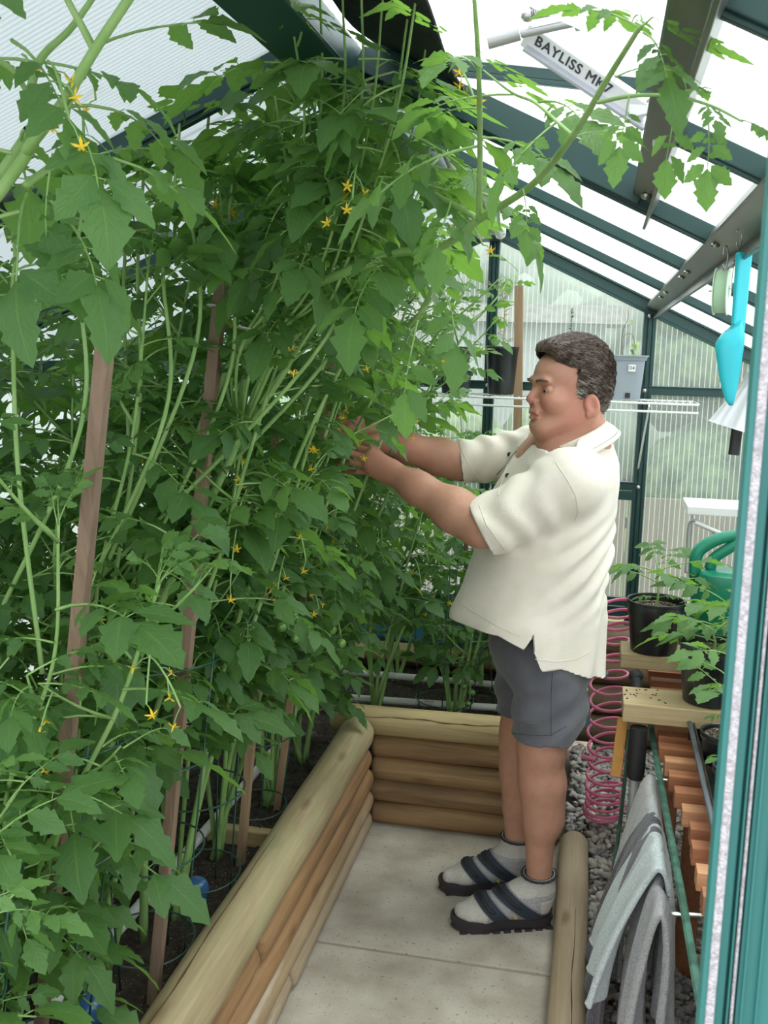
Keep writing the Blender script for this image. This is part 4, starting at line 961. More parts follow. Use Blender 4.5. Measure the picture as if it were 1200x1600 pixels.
def parted(p):
    # where he has parted the leaves to reach the stem, and where his arms and the branch over the path pass
    for a, b_, r in ((Vector((-.58, 2.66, 1.27)), Vector(atY(560, 688, 1.4)), .19), (Vector((-.62, 2.72, 1.30)), Vector((-.35, 2.75, 1.26)), .11)):
        d = b_-a; t = max(0, min(1, (p-a).dot(d)/d.length_squared))
        if (p-a-d*t).length < r: return True
    return False
def plant(name, base, label, group, seed, stems, nleaf=9.0, lsize=.26, lod=1, spread=.10, flowers=3, fruits=0, fmin=.15, up=.15, stem_r=.008, cat='tomato plant', size_top=.7, side=1.0, keep=None):
    """stems: list of control point lists (world). leaves leave the nodes all round, every nleaf per metre"""
    t = empty(name, base, label=label, cat=cat, group=group); rn = random.Random(seed); B = Vector(base)
    sm = MB(); fo = Foliage(); tips = []
    for si, ctrl in enumerate(stems):
        P = [Vector((max(p.x, XL+.05), min(p.y, YG-.08), min(p.z, rz_at(p.x)-.05)))-B for p in spline([Vector(p) for p in ctrl], 8)]; N = len(P)
        rad = [stem_r*(1-.65*(i/(N-1)))*(1 if si < 2 else .8) for i in range(N)]
        sm.tube(P, rad, 8)
        Ls = sum((P[i+1]-P[i]).length for i in range(N-1)); nn = int(Ls*nleaf); az = rn.uniform(0, 6.28)
        for q in range(nn):
            f = (q+.5)/nn
            if f < fmin: continue
            i = int(f*(N-1)); p = P[i].lerp(P[min(i+1, N-1)], f*(N-1)-i); az += 2.4+rn.uniform(-.4, .4)
            if parted(p+B): continue
            young = max(0, (f-.8)/.2); sz = lsize*(1-(1-size_top)*young)*rn.uniform(.72, 1.18)
            fo.leaf(tuple(p), az, up+.75*young+rn.uniform(-.35, .35), rn.uniform(-.5, .5), sz, lod, rn.randrange(NV), min(1, max(0, .35*rn.random()+.55*young+.25*(rn.random() < .25))))
            # a side shoot now and then fills the bush
            if rn.random() < .34*side:
                sp = []; d = Vector((math.cos(az+.6), math.sin(az+.6), rn.uniform(.2, 1.0))).normalized(); Lq = rn.uniform(.10, .26)
                for k in range(5): sp.append(p+d*Lq*k/4+Vector((0, 0, .03*(k/4)**2)))
                sm.tube(sp, [.0035-.0005*k for k in range(5)], 5)
                for k in (2, 3, 4):
                    fo.leaf(tuple(sp[k]), az+2.2*k, .35+rn.uniform(-.4, .4), rn.uniform(-.5, .5), sz*rn.uniform(.5, .8), lod, rn.randrange(NV), min(1, rn.uniform(.2, .8)))
        tips.append(P)
        # growing tip
        for k in range(3): fo.leaf(tuple(P[-1]), rn.uniform(0, 6.28), 1.0+rn.uniform(-.3, .3), 0, lsize*.4, lod, rn.randrange(NV), .9)
    sm.build('stem', STEM, t, smooth='all')
    fo.build('foliage', t)
    for k in range(flowers):
        P = rn.choice(tips); p = P[int(rn.uniform(.45, .95)*(len(P)-1))]
        truss(t, p+Vector((.03, -.04, 0)), rn, 'flower', rn.choice((2, 3, 4)))
    for k in range(fruits):
        P = rn.choice(tips); p = P[int(rn.uniform(.25, .5)*(len(P)-1))]
        truss(t, p+Vector((.04, -.05, 0)), rn, 'fruit', rn.choice((3, 5)), r=.013)
    return t

rp = random.Random(21)
def bush(x, y, z0, h, lean=(0, 0), n=3, w=.16, seed=0):
    r = random.Random(seed); st = []
    for k in range(n):
        a = 6.28*k/n+r.uniform(-.5, .5); hh = h*r.uniform(.82, 1.05); pts = []
        for i in range(6):
            t = i/5; ww = w*(t**.8)
            pts.append((x+lean[0]*t*t+math.cos(a)*ww+r.uniform(-.02, .02), y+lean[1]*t*t+math.sin(a)*ww+r.uniform(-.02, .02), z0+(hh)*t))
        st.append(pts)
    return st
def clampz(p): return p
GL = 'tomato plants in the left bed'
GB = 'tomato plants in the back bed'
Z0 = .265
SPEC = [
 # x, y, height, lean, stems, width, seed, leaf size, lod, label
 (-1.00, 1.10, .80, (.06, .05), 5, .22, 1, .27, 0, 'low bushy tomato plant nearest the camera at the lower left corner'),
 (-1.36, 1.22, 1.25, (.0, .1), 4, .20, 2, .27, 0, 'tomato plant at the far left edge behind the nearest one'),
 (-.98, 1.46, 1.05, (.12, .0), 5, .22, 3, .26, 0, 'tomato plant beside the weathered stake with the cut top'),
 (-1.40, 1.66, 1.42, (.05, .0), 5, .24, 4, .26, 1, 'tomato plant against the left wall under the grey roof beam'),
 (-.98, 1.84, 1.50, (.20, .0), 6, .24, 5, .25, 1, 'tall tomato plant tied to the stake wrapped with white ties'),
 (-1.38, 2.10, 1.55, (.10, .0), 5, .24, 6, .25, 1, 'tomato plant against the left wall behind the tied stake'),
 (-.92, 2.10, 1.80, (.36, -.10), 7, .19, 7, .23, 1, 'tallest tomato plant reaching the ridge in the middle of the left bed'),
 (-.92, 2.40, 1.72, (.36, -.05), 7, .20, 8, .22, 1, 'tomato plant with green fruit beside the middle cage'),
 (-1.36, 2.56, 1.55, (.10, .0), 5, .24, 9, .24, 2, 'tomato plant at the left wall in the far half of the bed'),
 (-.90, 2.74, 1.66, (.34, -.10), 7, .20, 10, .22, 1, 'tomato plant whose leaves reach over the inner corner of the log wall'),
 (-1.34, 3.02, 1.50, (.05, .0), 5, .24, 12, .23, 2, 'tomato plant at the far end of the left wall'),
 (-.90, 3.06, 1.52, (.34, -.05), 6, .20, 11, .21, 1, 'tomato plant at the far end of the left bed, beyond the hands'),
]
for (x, y, h, lean, n, wd, sd, ls, lod, lab) in SPEC:
    plant('tomato_plant', (x, y, Z0), lab, GL, 100+sd, bush(x, y, Z0, h, lean, n, wd, sd), nleaf=19, lsize=ls, lod=lod, flowers=7, fruits=3 if sd in (8, 10, 11) else 0, fmin={3: .2, 5: .32, 7: .30, 8: .27, 10: .24}.get(sd, .12))
SPECB = [
 (-1.02, 3.48, 1.40, (.20, .0), 6, .20, 21, .21, 2, 'tomato plant at the left end of the back bed'),
 (-.74, 3.52, 1.15, (.14, .0), 6, .19, 22, .20, 1, 'tomato plant in the back bed beyond the hands, reaching the wire shelf'),
 (-.46, 3.58, .72, (.05, .0), 5, .16, 23, .19, 1, 'dark leaved tomato plant in the back bed below the forearms'),
 (-.24, 3.72, .74, (.0, .0), 5, .15, 24, .19, 1, 'tomato plant in the back bed hidden behind the man'),
 (-.75, 3.90, .95, (.1, .0), 4, .17, 25, .20, 2, 'tomato plant at the very back against the end wall'),
 (-.42, 3.95, .72, (.1, .0), 4, .15, 26, .19, 2, 'low tomato plant at the very back, right of the stake row'),
]
for (x, y, h, lean, n, wd, sd, ls, lod, lab) in SPECB:
    plant('tomato_plant', (x, y, .285), lab, GB, 200+sd, bush(x, y, .285, h, lean, n, wd, sd), nleaf=18, lsize=ls, lod=lod, flowers=2, fruits=1 if sd in (23, 24) else 0, fmin=.25)

# ---- stakes
STK = wood('weathered stake', (.30, .20, .14), (.20, .13, .09), 'z', scale=1.2)
STK2 = wood('pale brown stake', (.40, .27, .16), (.30, .19, .11), 'z', scale=1.2)
def stake(a, b_, w_, label, m=STK):
    b = MB(); a = Vector(a); b_ = Vector(b_); b.bar(a, b_, w_, w_, up=(0, 1, 0)); o = b.build('stake', m, bevel=.001)
    return tag(o, label, 'stake', 'wooden stakes among the tomatoes')
stake((-.985, 1.60, .22), atY(165, 530, 1.32), .021, 'weathered stake with a square cut top standing clear of the leaves at the left')
sB = stake((-.84, 1.80, .22), atY(350, 400, 1.85), .022, 'stake wrapped with white ties in the middle of the leaves')
stake((-.866, 2.407, .22), atY(436, 640, 2.38), .021, 'stake behind the middle cage with its foot in clear view', STK2)
stake((-.867, 2.72, .22), atY(520, 560, 2.70), .021, 'stake nearest the inner corner of the log wall', STK2)
stake((-.272, 4.06, .22), atY(811, 446, 4.02), .032, 'pale stake standing clear behind the man, left of his head', STK2)
stake((-.44, 3.72, .25), (-.46, 3.72, .92), .015, 'thin dark stake among the plants below the forearms')
# twist ties
TIE = mat('white cloth tie', (.72, .74, .70), .7)
for (px, py, lb) in ((343, 478, 'white cloth tie around the middle stake, upper'), (388, 512, 'white cloth tie around stems right of the middle stake')):
    c = atY(px, py, 1.835); b = MB(); b.tube([(c.x+.019*math.cos(a), c.y+.019*math.sin(a), c.z+.002*math.sin(a*2)) for a in np.linspace(0, 6.28, 20)][:-1], .0055, 6, closed=True, flat=.3, upv=(0, 0, 1))
    o = b.build('plant_tie', TIE, smooth='all'); tag(o, lb, 'tie', 'white plant ties')

# ---- tomato cages
CAGE = mat('green coated wire', (.020, .085, .060), .35, noise=((.10, .12, .11), 20, (1, 1, 1), .5, .7))
def cage(x, y, z0, h, r0, r1, label, seed=0, rings=4):
    t = empty('tomato_cage', (x, y, z0), label=label, cat='plant cage', group='green wire cages around the tomatoes'); r = random.Random(seed); a0 = r.uniform(0, 6)
    tx, ty = r.uniform(-.03, .03), r.uniform(-.03, .03)
    for k in range(rings):
        f = (k+.35)/(rings-.65); rad = r0+(r1-r0)*f
        b = MB(); b.tube([(tx*f+rad*math.cos(a), ty*f+rad*math.sin(a), h*f+.004*math.sin(a*2+k)) for a in np.linspace(0, 6.2832, 41)[:-1]], .0022, 6, closed=True); b.build('ring', CAGE, t, smooth='all')
    for k in range(4):
        a = a0+k*math.pi/2; b = MB(); b.tube([(r0*.85*math.cos(a), r0*.85*math.sin(a), -.05), (tx+r1*math.cos(a), ty+r1*math.sin(a), h+.02)], .0022, 6); b.build('leg', CAGE, t, smooth='all')
    return t
cage(-.93, 1.12, Z0, .62, .10, .17, 'green wire cage at the lower left corner of the picture', 1)
cage(-.93, 1.52, Z0, .70, .10, .17, 'green wire cage beside the weathered stake', 2)
cage(-.90, 1.90, Z0, .72, .10, .17, 'green wire cage around the plant tied to the wrapped stake', 3)
cage(-.90, 2.20, Z0, .72, .10, .16, 'green wire cage in the middle of the left bed, rings in clear view', 4)
cage(-.895, 2.58, Z0, .72, .09, .15, 'green wire cage with its lowest ring beside the top log', 5)
cage(-.50, 3.58, .285, .60, .10, .16, 'green wire cage in the back bed below the forearms', 6)
cage(-.24, 3.74, .285, .60, .10, .16, 'green wire cage in the back bed behind the man', 7)
CLIP = mat('red plastic clip', (.55, .04, .02), .4)
for (x, y, z, lb) in ((-.44, 3.60, .40, 'red clip on the stem below the forearms'), (-.30, 3.66, .36, 'red clip near the front of the shorts')):
    b = MB(); b.box((x, y-.012, z), (.007, .006, .026), Matrix.Rotation(.1, 3, 'Y')); o = b.build('plant_clip', CLIP, bevel=.001); tag(o, lb, 'clip')
# thick pale trunk in the back bed
b = MB(); b.tube(spline([(-.445, 3.60, .28), (-.45, 3.61, .42), (-.47, 3.62, .56), (-.49, 3.63, .72)], 6), [.012-.003*i/18 for i in range(19)], 10)

# ---- long free branches that stand out against the roof
def branch_plant(name, base, label, seed, ctrls, leaves, r=.008, lod=0, nleaf=7, lsize=.2, group=GL, flowers=()):
    t = empty(name, base, label=label, cat='tomato plant', group=group); rn = random.Random(seed); B = Vector(base); sm = MB(); fo = Foliage()
    for (ctrl, r0, r1) in ctrls:
        P = spline([Vector(p)-B for p in ctrl], 10); sm.tube(P, [r0+(r1-r0)*i/(len(P)-1) for i in range(len(P))], 10)
    sm.build('stem', STEM, t, smooth='all')
    for (p, az, el, roll, sz, var, tint) in leaves:
        if lod == 0 or not parted(Vector(p)): fo.leaf(tuple(Vector(p)-B), az, el, roll, sz, lod, var, tint)
    fo.build('foliage', t)
    for p, n in flowers: truss(t, Vector(p)-B, rn, 'flower', n, r=.010)
    return t
q = lambda px, py, y: tuple(atY(px, py, y))
# branch sweeping right across the roof
M = [q(430, 470, 1.80), q(600, 402, 1.62), q(690, 385, 1.54), q(750, 342, 1.45), q(830, 290, 1.28), q(895, 212, 1.08), q(945, 130, .93), q(1000, 42, .78)]
S1 = [q(748, 344, 1.45), q(750, 240, 1.36), q(748, 110, 1.22), q(742, 10, 1.15), q(738, -30, 1.13)]
S2 = [q(935, 160, .95), q(985, 150, .88), q(1050, 150, .82), q(1110, 165, .78), q(1160, 190, .76)]
S3 = [q(748, 342, 1.45), q(700, 315, 1.55), q(655, 290, 1.65)]
S4 = [q(898, 215, 1.08), q(870, 190, 1.12), q(835, 160, 1.17), q(800, 145, 1.22), q(755, 110, 1.26)]
S5 = [q(690, 385, 1.54), q(680, 440, 1.58), q(655, 490, 1.66), q(640, 510, 1.70)]
base = (-.95, 2.0, Z0)
stemroot = [base, (-.93, 1.98, .7), (-.86, 1.92, 1.15), (-.74, 1.88, 1.5), M[0]]
def lvA(px, py, y, az, el, roll, sz, var=0, tint=.7):
    # depth follows the branch, which climbs towards the camera under the roof slope
    yy = float(np.interp(px, [560, 690, 750, 830, 895, 945, 1000, 1160], [1.66, 1.54, 1.42, 1.22, 1.08, .93, .80, .76])); yy = yy if px > 760 or py > 260 else float(np.interp(py, [10, 110, 240, 344], [1.15, 1.22, 1.36, 1.45]))
    return (q(px, py, yy), math.radians(az), math.radians(el), math.radians(roll), sz*yy/y, var, tint)
def lv(px, py, y, az, el, roll, sz, var=0, tint=.7): return (q(px, py, y), math.radians(az), math.radians(el), math.radians(roll), sz, var, tint)
leavesA = [lvA(748, 225, 1.59, 200, -20, 20, .26, 1, .35), lvA(750, 215, 1.59, -30, -10, 10, .20, 2, .8), lvA(745, 110, 1.58, 250, 10, 0, .16, 3, .9), lvA(744, 100, 1.58, 20, 30, 30, .15, 4, .9),
  lvA(800, 145, 1.60, 160, 0, 10, .20, 0, .8), lvA(840, 160, 1.57, -60, -10, 20, .19, 2, .8), lvA(870, 190, 1.53, 215, -40, 0, .17, 5, .9),
  lvA(1000, 45, 1.42, 0, 40, 0, .15, 1, .4), lvA(1000, 45, 1.42, 170, 30, 0, .14, 6, .5), lvA(1000, 50, 1.43, -60, -30, 0, .17, 7, .2), lvA(1003, 40, 1.42, 100, 60, 0, .13, 2, .5), lvA(960, 120, 1.46, -20, 15, 0, .13, 8, .7),
  lvA(1050, 150, 1.38, -95, -60, 0, .125, 4, 1.0), lvA(1090, 158, 1.36, -60, -30, 0, .08, 5, .9), lvA(1110, 165, 1.34, -100, -70, 0, .12, 1, 1.0), lvA(1150, 185, 1.32, -20, -20, 0, .08, 6, .8), lvA(1065, 148, 1.37, 60, 30, 0, .07, 7, .8), lvA(985, 150, 1.42, -110, -50, 0, .12, 2, .9),
  lvA(680, 440, 1.66, -50, -40, 0, .18, 3, .8), lvA(650, 500, 1.70, -100, -50, 0, .20, 4, .6), lvA(655, 290, 1.72, 200, -10, 0, .22, 5, .6), lvA(700, 315, 1.66, -90, -40, 0, .16, 6, .9),
  lvA(820, 295, 1.56, -80, -60, 0, .10, 1, .9), lvA(600, 402, 1.70, -100, -30, 0, .22, 7, .3), lvA(560, 415, 1.73, -60, 10, 0, .24, 8, .3),
  lvA(748, 300, 1.60, -10, -20, 0, .18, 9, .9), lvA(749, 170, 1.59, 130, 10, 0, .17, 0, .8), lvA(741, 20, 1.56, 40, 40, 0, .15, 1, .8), lvA(742, 30, 1.56, 200, 20, 0, .16, 2, .9), lvA(895, 215, 1.50, 0, 20, 0, .10, 3, .8)]
branch_plant('tomato_plant', base, 'tomato plant whose long bare branch sweeps right across the roof', 51,
  [(stemroot, .010, .008), (M, .0080, .0018), (S1, .0042, .0018), (S2, .0020, .0008), (S3, .0045, .003), (S4, .0022, .0012), (S5, .0045, .0025)], leavesA, flowers=((q(705, 85, 1.9), 4), (q(700, 318, 1.7), 2)))
# thick stems crossing the upper left corner
base = (-1.12, 1.02, Z0)
T0 = [base, (-1.10, 1.02, .8), (-1.05, 1.02, 1.3), q(0, 300, 1.05), q(45, 230, 1.02), q(95, 165, 1.00), q(150, 75, .98), q(210, -15, .96)]
T1 = [q(147, 78, .98), q(130, 45, .98), q(112, 12, .97), q(95, -20, .97)]
T2 = [(-1.12, 1.05, 1.3), q(5, 265, 1.10), q(40, 170, 1.10), q(62, 95, 1.09), q(110, 45, 1.08), q(150, -10, 1.07)]
T3 = [q(40, 290, 1.05), q(95, 240, 1.12), q(110, 160, 1.2), q(160, 60, 1.25)]
T4 = [q(-10, 90, 1.0), q(20, 110, 1.02), q(40, 140, 1.05)]
leavesB = [lv(50, 300, 1.12, -75, -40, 20, .24, 0, .15), lv(80, 310, 1.1, -35, -35, -10, .22, 1, .2), lv(90, 170, 1.0, -40, -30, 0, .20, 2, .4), lv(40, 200, 1.05, 120, 0, 0, .24, 3, .8), lv(20, 240, 1.08, 200, 10, 0, .22, 4, .8),
  lv(62, 95, 1.09, 10, -10, 0, .17, 5, .8), lv(60, 100, 1.09, 170, 10, 0, .20, 6, .7), lv(10, 60, 1.0, -20, -30, 0, .2, 7, .3), lv(100, 240, 1.1, 20, 0, 0, .22, 8, .8), lv(110, 165, 1.2, 60, 10, 0, .22, 9, .9), lv(150, 75, 1.2, 10, 20, 0, .2, 0, .9), lv(30, 330, 1.05, 200, -20, 0, .26, 2, .3), lv(30, 10, 1.05, -90, 0, 0, .2, 3, .8), lv(80, 240, 1.05, -90, -60, 0, .14, 4, .1)]
branch_plant('tomato_plant', base, 'tomato plant with thick pale stems crossing the upper left corner', 52, [(T0, .0085, .0045), (T1, .004, .003), (T2, .0068, .003), (T3, .0045, .002), (T4, .003, .003)], leavesB, flowers=((q(35, 85, 1.05), 3), (q(75, 95, 1.0), 3)))
# leafy tops gathered under the ridge
base = (-.93, 1.62, Z0)
JN = q(372, 690, 1.9)
ST = [([base, (-.92, 1.66, .6), (-.86, 1.80, 1.0), JN], .010, .008)]; LB = []
for k, (x0, y0, x1, y1, yy) in enumerate(((500, 420, 455, 20, 1.42), (520, 420, 500, -30, 1.45), (540, 400, 535, -30, 1.40), (560, 420, 565, -40, 1.38), (580, 420, 600, -20, 1.40), (600, 420, 640, 10, 1.45), (610, 430, 668, 60, 1.55), (560, 500, 620, 120, 1.6), (520, 500, 480, 130, 1.55), (620, 460, 690, 170, 1.75), (480, 520, 430, 150, 1.55), (600, 420, 655, -30, 1.36))):
    a = q(x0-70, y0+20, yy+.34); c = q((x0+x1)/2-10+R_.uniform(-8, 8), (y0+y1)/2, yy+.16); e = q(x1, y1, yy)
    ST.append(([JN, q(356+10*k, 575-14*(k % 3), 1.86-.03*(k % 3)), a, c, e], .0036, .0016)); A_ = Vector(a); C_ = Vector(c); E_ = Vector(e)
    for j in range(13):
        t = (j+.5)/13; p = A_.lerp(C_, t*2) if t < .5 else C_.lerp(E_, t*2-1)
        if p.z > rz_at(p.x)-.04: continue
        LB.append((tuple(p), R_.uniform(0, 6.28), R_.uniform(-.5, .5), R_.uniform(-.5, .5), R_.uniform(.13, .22), R_.randrange(NV), R_.uniform(0, .7)))
branch_plant('tomato_plant', base, 'tomato plant whose dense leafy tops crowd against the ridge at the top of the picture', 54, ST, LB, lod=1, flowers=((q(700, 95, 1.5), 4), (q(560, 250, 1.55), 3), (q(525, 268, 1.6), 3)))
# upright shoots rising in front of the left roof panel
base = (-1.05, 1.75, Z0)
ST = []; LB = []
for k, (x0, y0, x1, y1, yy) in enumerate(((215, 420, 225, 60, 1.75), (255, 420, 285, 100, 1.65), (195, 400, 240, 10, 1.9), (355, 380, 370, 70, 1.8), (420, 300, 425, -10, 1.9), (470, 330, 505, -20, 1.95), (515, 300, 520, -30, 1.8), (535, 320, 560, -30, 1.9), (300, 330, 330, 130, 1.7), (120, 420, 130, 180, 1.5), (20, 470, 15, 330, 1.4))):
    a = q(x0, y0, yy); c = q((x0+x1)/2+6, (y0+y1)/2, yy); e = q(x1, y1, yy)
    ST.append(([(-1.0+.2*R_.random(), yy, 1.1), (a[0], a[1], a[2]-.25), a, c, e], .0042, .0022)); A_ = Vector(a); E_ = Vector(e)
    for j in range(8):
        p = A_.lerp(E_, (j+.6)/8); LB.append((tuple(p), R_.uniform(0, 6.28), R_.uniform(-.3, .5), R_.uniform(-.4, .4), R_.uniform(.15, .22), R_.randrange(NV), R_.uniform(.5, 1)))
ST.insert(0, ([base, (-1.03, 1.77, .6), (-1.0, 1.8, 1.05)], .010, .009))
branch_plant('tomato_plant', base, 'tomato plant with many upright shoots in front of the left roof panel', 53, ST, LB, lod=1, flowers=((q(525, 268, 1.8), 2), (q(140, 100, 1.5), 2)))

# ---- seedlings in the pots on the bench
def seedling(x, y, z, r0, r1, h, ph, nl, ls, label, seed, pots='pot', az0=0, lod=0, soil=.85, tint=.5):
    t = empty('potted_tomato', (x, y, z), label=label, cat='potted plant', group='potted tomato seedlings on the bench'); pot(r0, r1, h, parent=t, soil=soil)
    sm = MB(); fo = Foliage(); rn = random.Random(seed); P = spline([(0, 0, h*soil-.01), (.004, 0, h*soil+ph*.4), (-.002, .004, h*soil+ph*.75), (.004, 0, h*soil+ph)], 6)
    sm.tube(P, [.0042-.0018*i/(len(P)-1) for i in range(len(P))], 10)
    for k in range(nl):
        f = .42+.58*k/(nl-1); p = P[int(f*(len(P)-1))]; fo.leaf(tuple(p), az0+2.4*k+rn.uniform(-.3, .3), .55*f+rn.uniform(-.1, .25), rn.uniform(-.3, .3), ls*rn.uniform(.8, 1.1)*(1-.3*(f-.5)), lod, rn.randrange(NV), tint+rn.uniform(-.2, .3))
    for s in (0, 3.1): fo.leaf(tuple(P[4]), s+.3, .2, 0, ls*.3, 2, 1, .6)
    sm.build('stem', STEM, t, smooth='all'); fo.build('foliage', t); return t
seedling(.205, 3.215, .700, .070, .088, .165, .125, 7, .28, 'black pot with a bushy tomato seedling on the farther pale board', 61, az0=.3)
seedling(.335, 2.80, .690, .070, .088, .165, .06, 5, .23, 'black pot with drooping leaves on the nearer pale board', 62, az0=2.6, tint=.5)
seedling(.385, 3.02, .60, .06, .075, .14, .20, 7, .23, 'tomato seedling in a black pot between the green watering can and the front pots', 63, az0=1.0)
seedling(.345, 2.52, .625, .045, .056, .085, .20, 7, .20, 'small dark pot with a tall pale green seedling in the seed tray', 64, az0=2.0, tint=.9)
seedling(.352, 2.33, .615, .042, .052, .085, .03, 3, .12, 'small round pot at the edge of the door frame in the seed tray', 65, az0=1.2, tint=.8)
seedling(.43, 2.86, .690, .05, .062, .11, .16, 6, .24, 'tomato seedling half hidden by the door frame behind the drooping pot', 66, az0=.8, tint=.8)
TERR = mat('terracotta plastic', (.25, .07, .04), .6)
t = empty('clay_pot', (.415, 3.13, .64), label='small reddish brown pot at the base of the green watering can', cat='pot'); pot(.04, .05, .07, z=0, m=TERR, parent=t)

# ---- small plants on the wire shelf
def wisp(x, y, z, label, name, pts_list, r, leafs, m, cat='plant'):
    t = empty(name, (x, y, z), label=label, cat=cat); b = MB()
    for pts in pts_list: b.tube(spline(pts, 8), r, 6)
    b.build('stem', STEMD if m is LEAF else m, t, smooth='all'); return t
DRY = mat('dry straw stems', (.36, .32, .17), .8)
HERB = mat('rosemary needles', (.075, .16, .06), .6)
t = empty('spindly_plant', (-.385, 4.02, SHZ+.175), label='spindly half dry plant growing from the tall black pot on the shelf', cat='plant')
b = MB(); main = spline([(0, 0, 0), (.004, 0, .10), (-.008, 0, .20), (-.03, -.01, .235), (-.075, -.01, .245)], 8); b.tube(main, .0022, 6)
rs = random.Random(5)
for i in range(26):
    p = main[int(i/26*30)]; a = rs.uniform(0, 6.28); d = Vector((math.cos(a), math.sin(a)*.6, rs.uniform(.1, .7)))*rs.uniform(.018, .05)
    b.tube([p, p+d*.6+Vector((0, 0, .004)), p+d-Vector((0, 0, .004))], [.0013, .0016, .0006], 4)
b.build('stem', DRY, t, smooth='all')
t = empty('rosemary_plant', (-.128, 4.02, SHZ), label='rosemary with one tall sprig behind the top of the man\'s head', cat='plant')
pot(.05, .062, .13, parent=t); b = MB()
for (dx, hh, dens) in ((.0, .335, 120), (-.035, .20, 70), (.03, .21, 70), (-.015, .18, 60), (.02, .19, 60), (.0, .19, 60)):
    tip = Vector((dx, rs.uniform(-.02, .02), hh)); b0 = Vector((dx*.3, 0, .11)); b.tube([b0, b0.lerp(tip, .5), tip], [.002, .0016, .0008], 5)
    for i in range(dens):
        f = rs.uniform(.05, 1); p = b0.lerp(tip, f); a = rs.uniform(0, 6.28); L = .017*(1-.5*f) if hh < .3 or f < .45 else .008
        b.tube([p, p+Vector((math.cos(a), math.sin(a), .55))*L], [.0013, .0006], 3)
b.build('foliage', HERB, t)
t = empty('vine_cutting', (.085, 4.02, SHZ+.13), label='thin vine with a few pale round leaves in the square grey pot', cat='plant')
b = MB(); b.tube(spline([(-.01, 0, 0), (-.02, 0, .06), (-.022, 0, .12), (-.005, 0, .17), (-.008, 0, .205)], 8), .0014, 6); b.tube(spline([(-.02, 0, .10), (0, 0, .115), (.02, 0, .10), (.03, 0, .03)], 8), .001, 5); b.build('stem', mat('brown vine', (.16, .12, .07), .7), t, smooth='all')
b = MB()
for (c, r) in (((.012, -.01, .075), .020), ((.026, -.012, .085), .016), ((.010, -.01, .055), .016), ((.0, 0, .165), .012)):
    V, F, U = leaflet(r*2, r, 8, 2, 1, 0, .5, .6, 0, 3); V = V @ (roty(.9) @ rotx(.5)).T+np.array(c); b.add(V, F)
b.build('leaves', mat('pale round leaf', (.36, .48, .20), .5), t, smooth='all')
# ================================================================== THE MAN
def sl_rc(a, b, r1, r2):
    a = np.array(a, float); b = np.array(b, float); ba = b-a; L2 = ba @ ba
    def f(p):
        pa = p-a; h = np.clip(pa @ ba/L2, 0, 1); return np.linalg.norm(pa-h[:, None]*ba, axis=1)-(r1+(r2-r1)*h)
    return f
def sl_el(c, r, R=None):
    c = np.array(c, float); r = np.array(r, float)
    def f(p):
        q = p-c
        if R is not None: q = q @ R          # columns of R are the local axes
        k0 = np.linalg.norm(q/r, axis=1); k1 = np.linalg.norm(q/(r*r), axis=1)
        return k0*(k0-1)/np.maximum(k1, 1e-9)
    return f
def smin(a, b, k):
    h = np.clip(.5+.5*(b-a)/k, 0, 1); return b+(a-b)*h-k*h*(1-h)
def sdf_eval(prims, p):
    d = None
    for (op, k, f) in prims:
        q = f(p)
        if d is None: d = q
        elif op == '+': d = smin(d, q, k)
        else: d = -smin(-d, q, k)
    return d
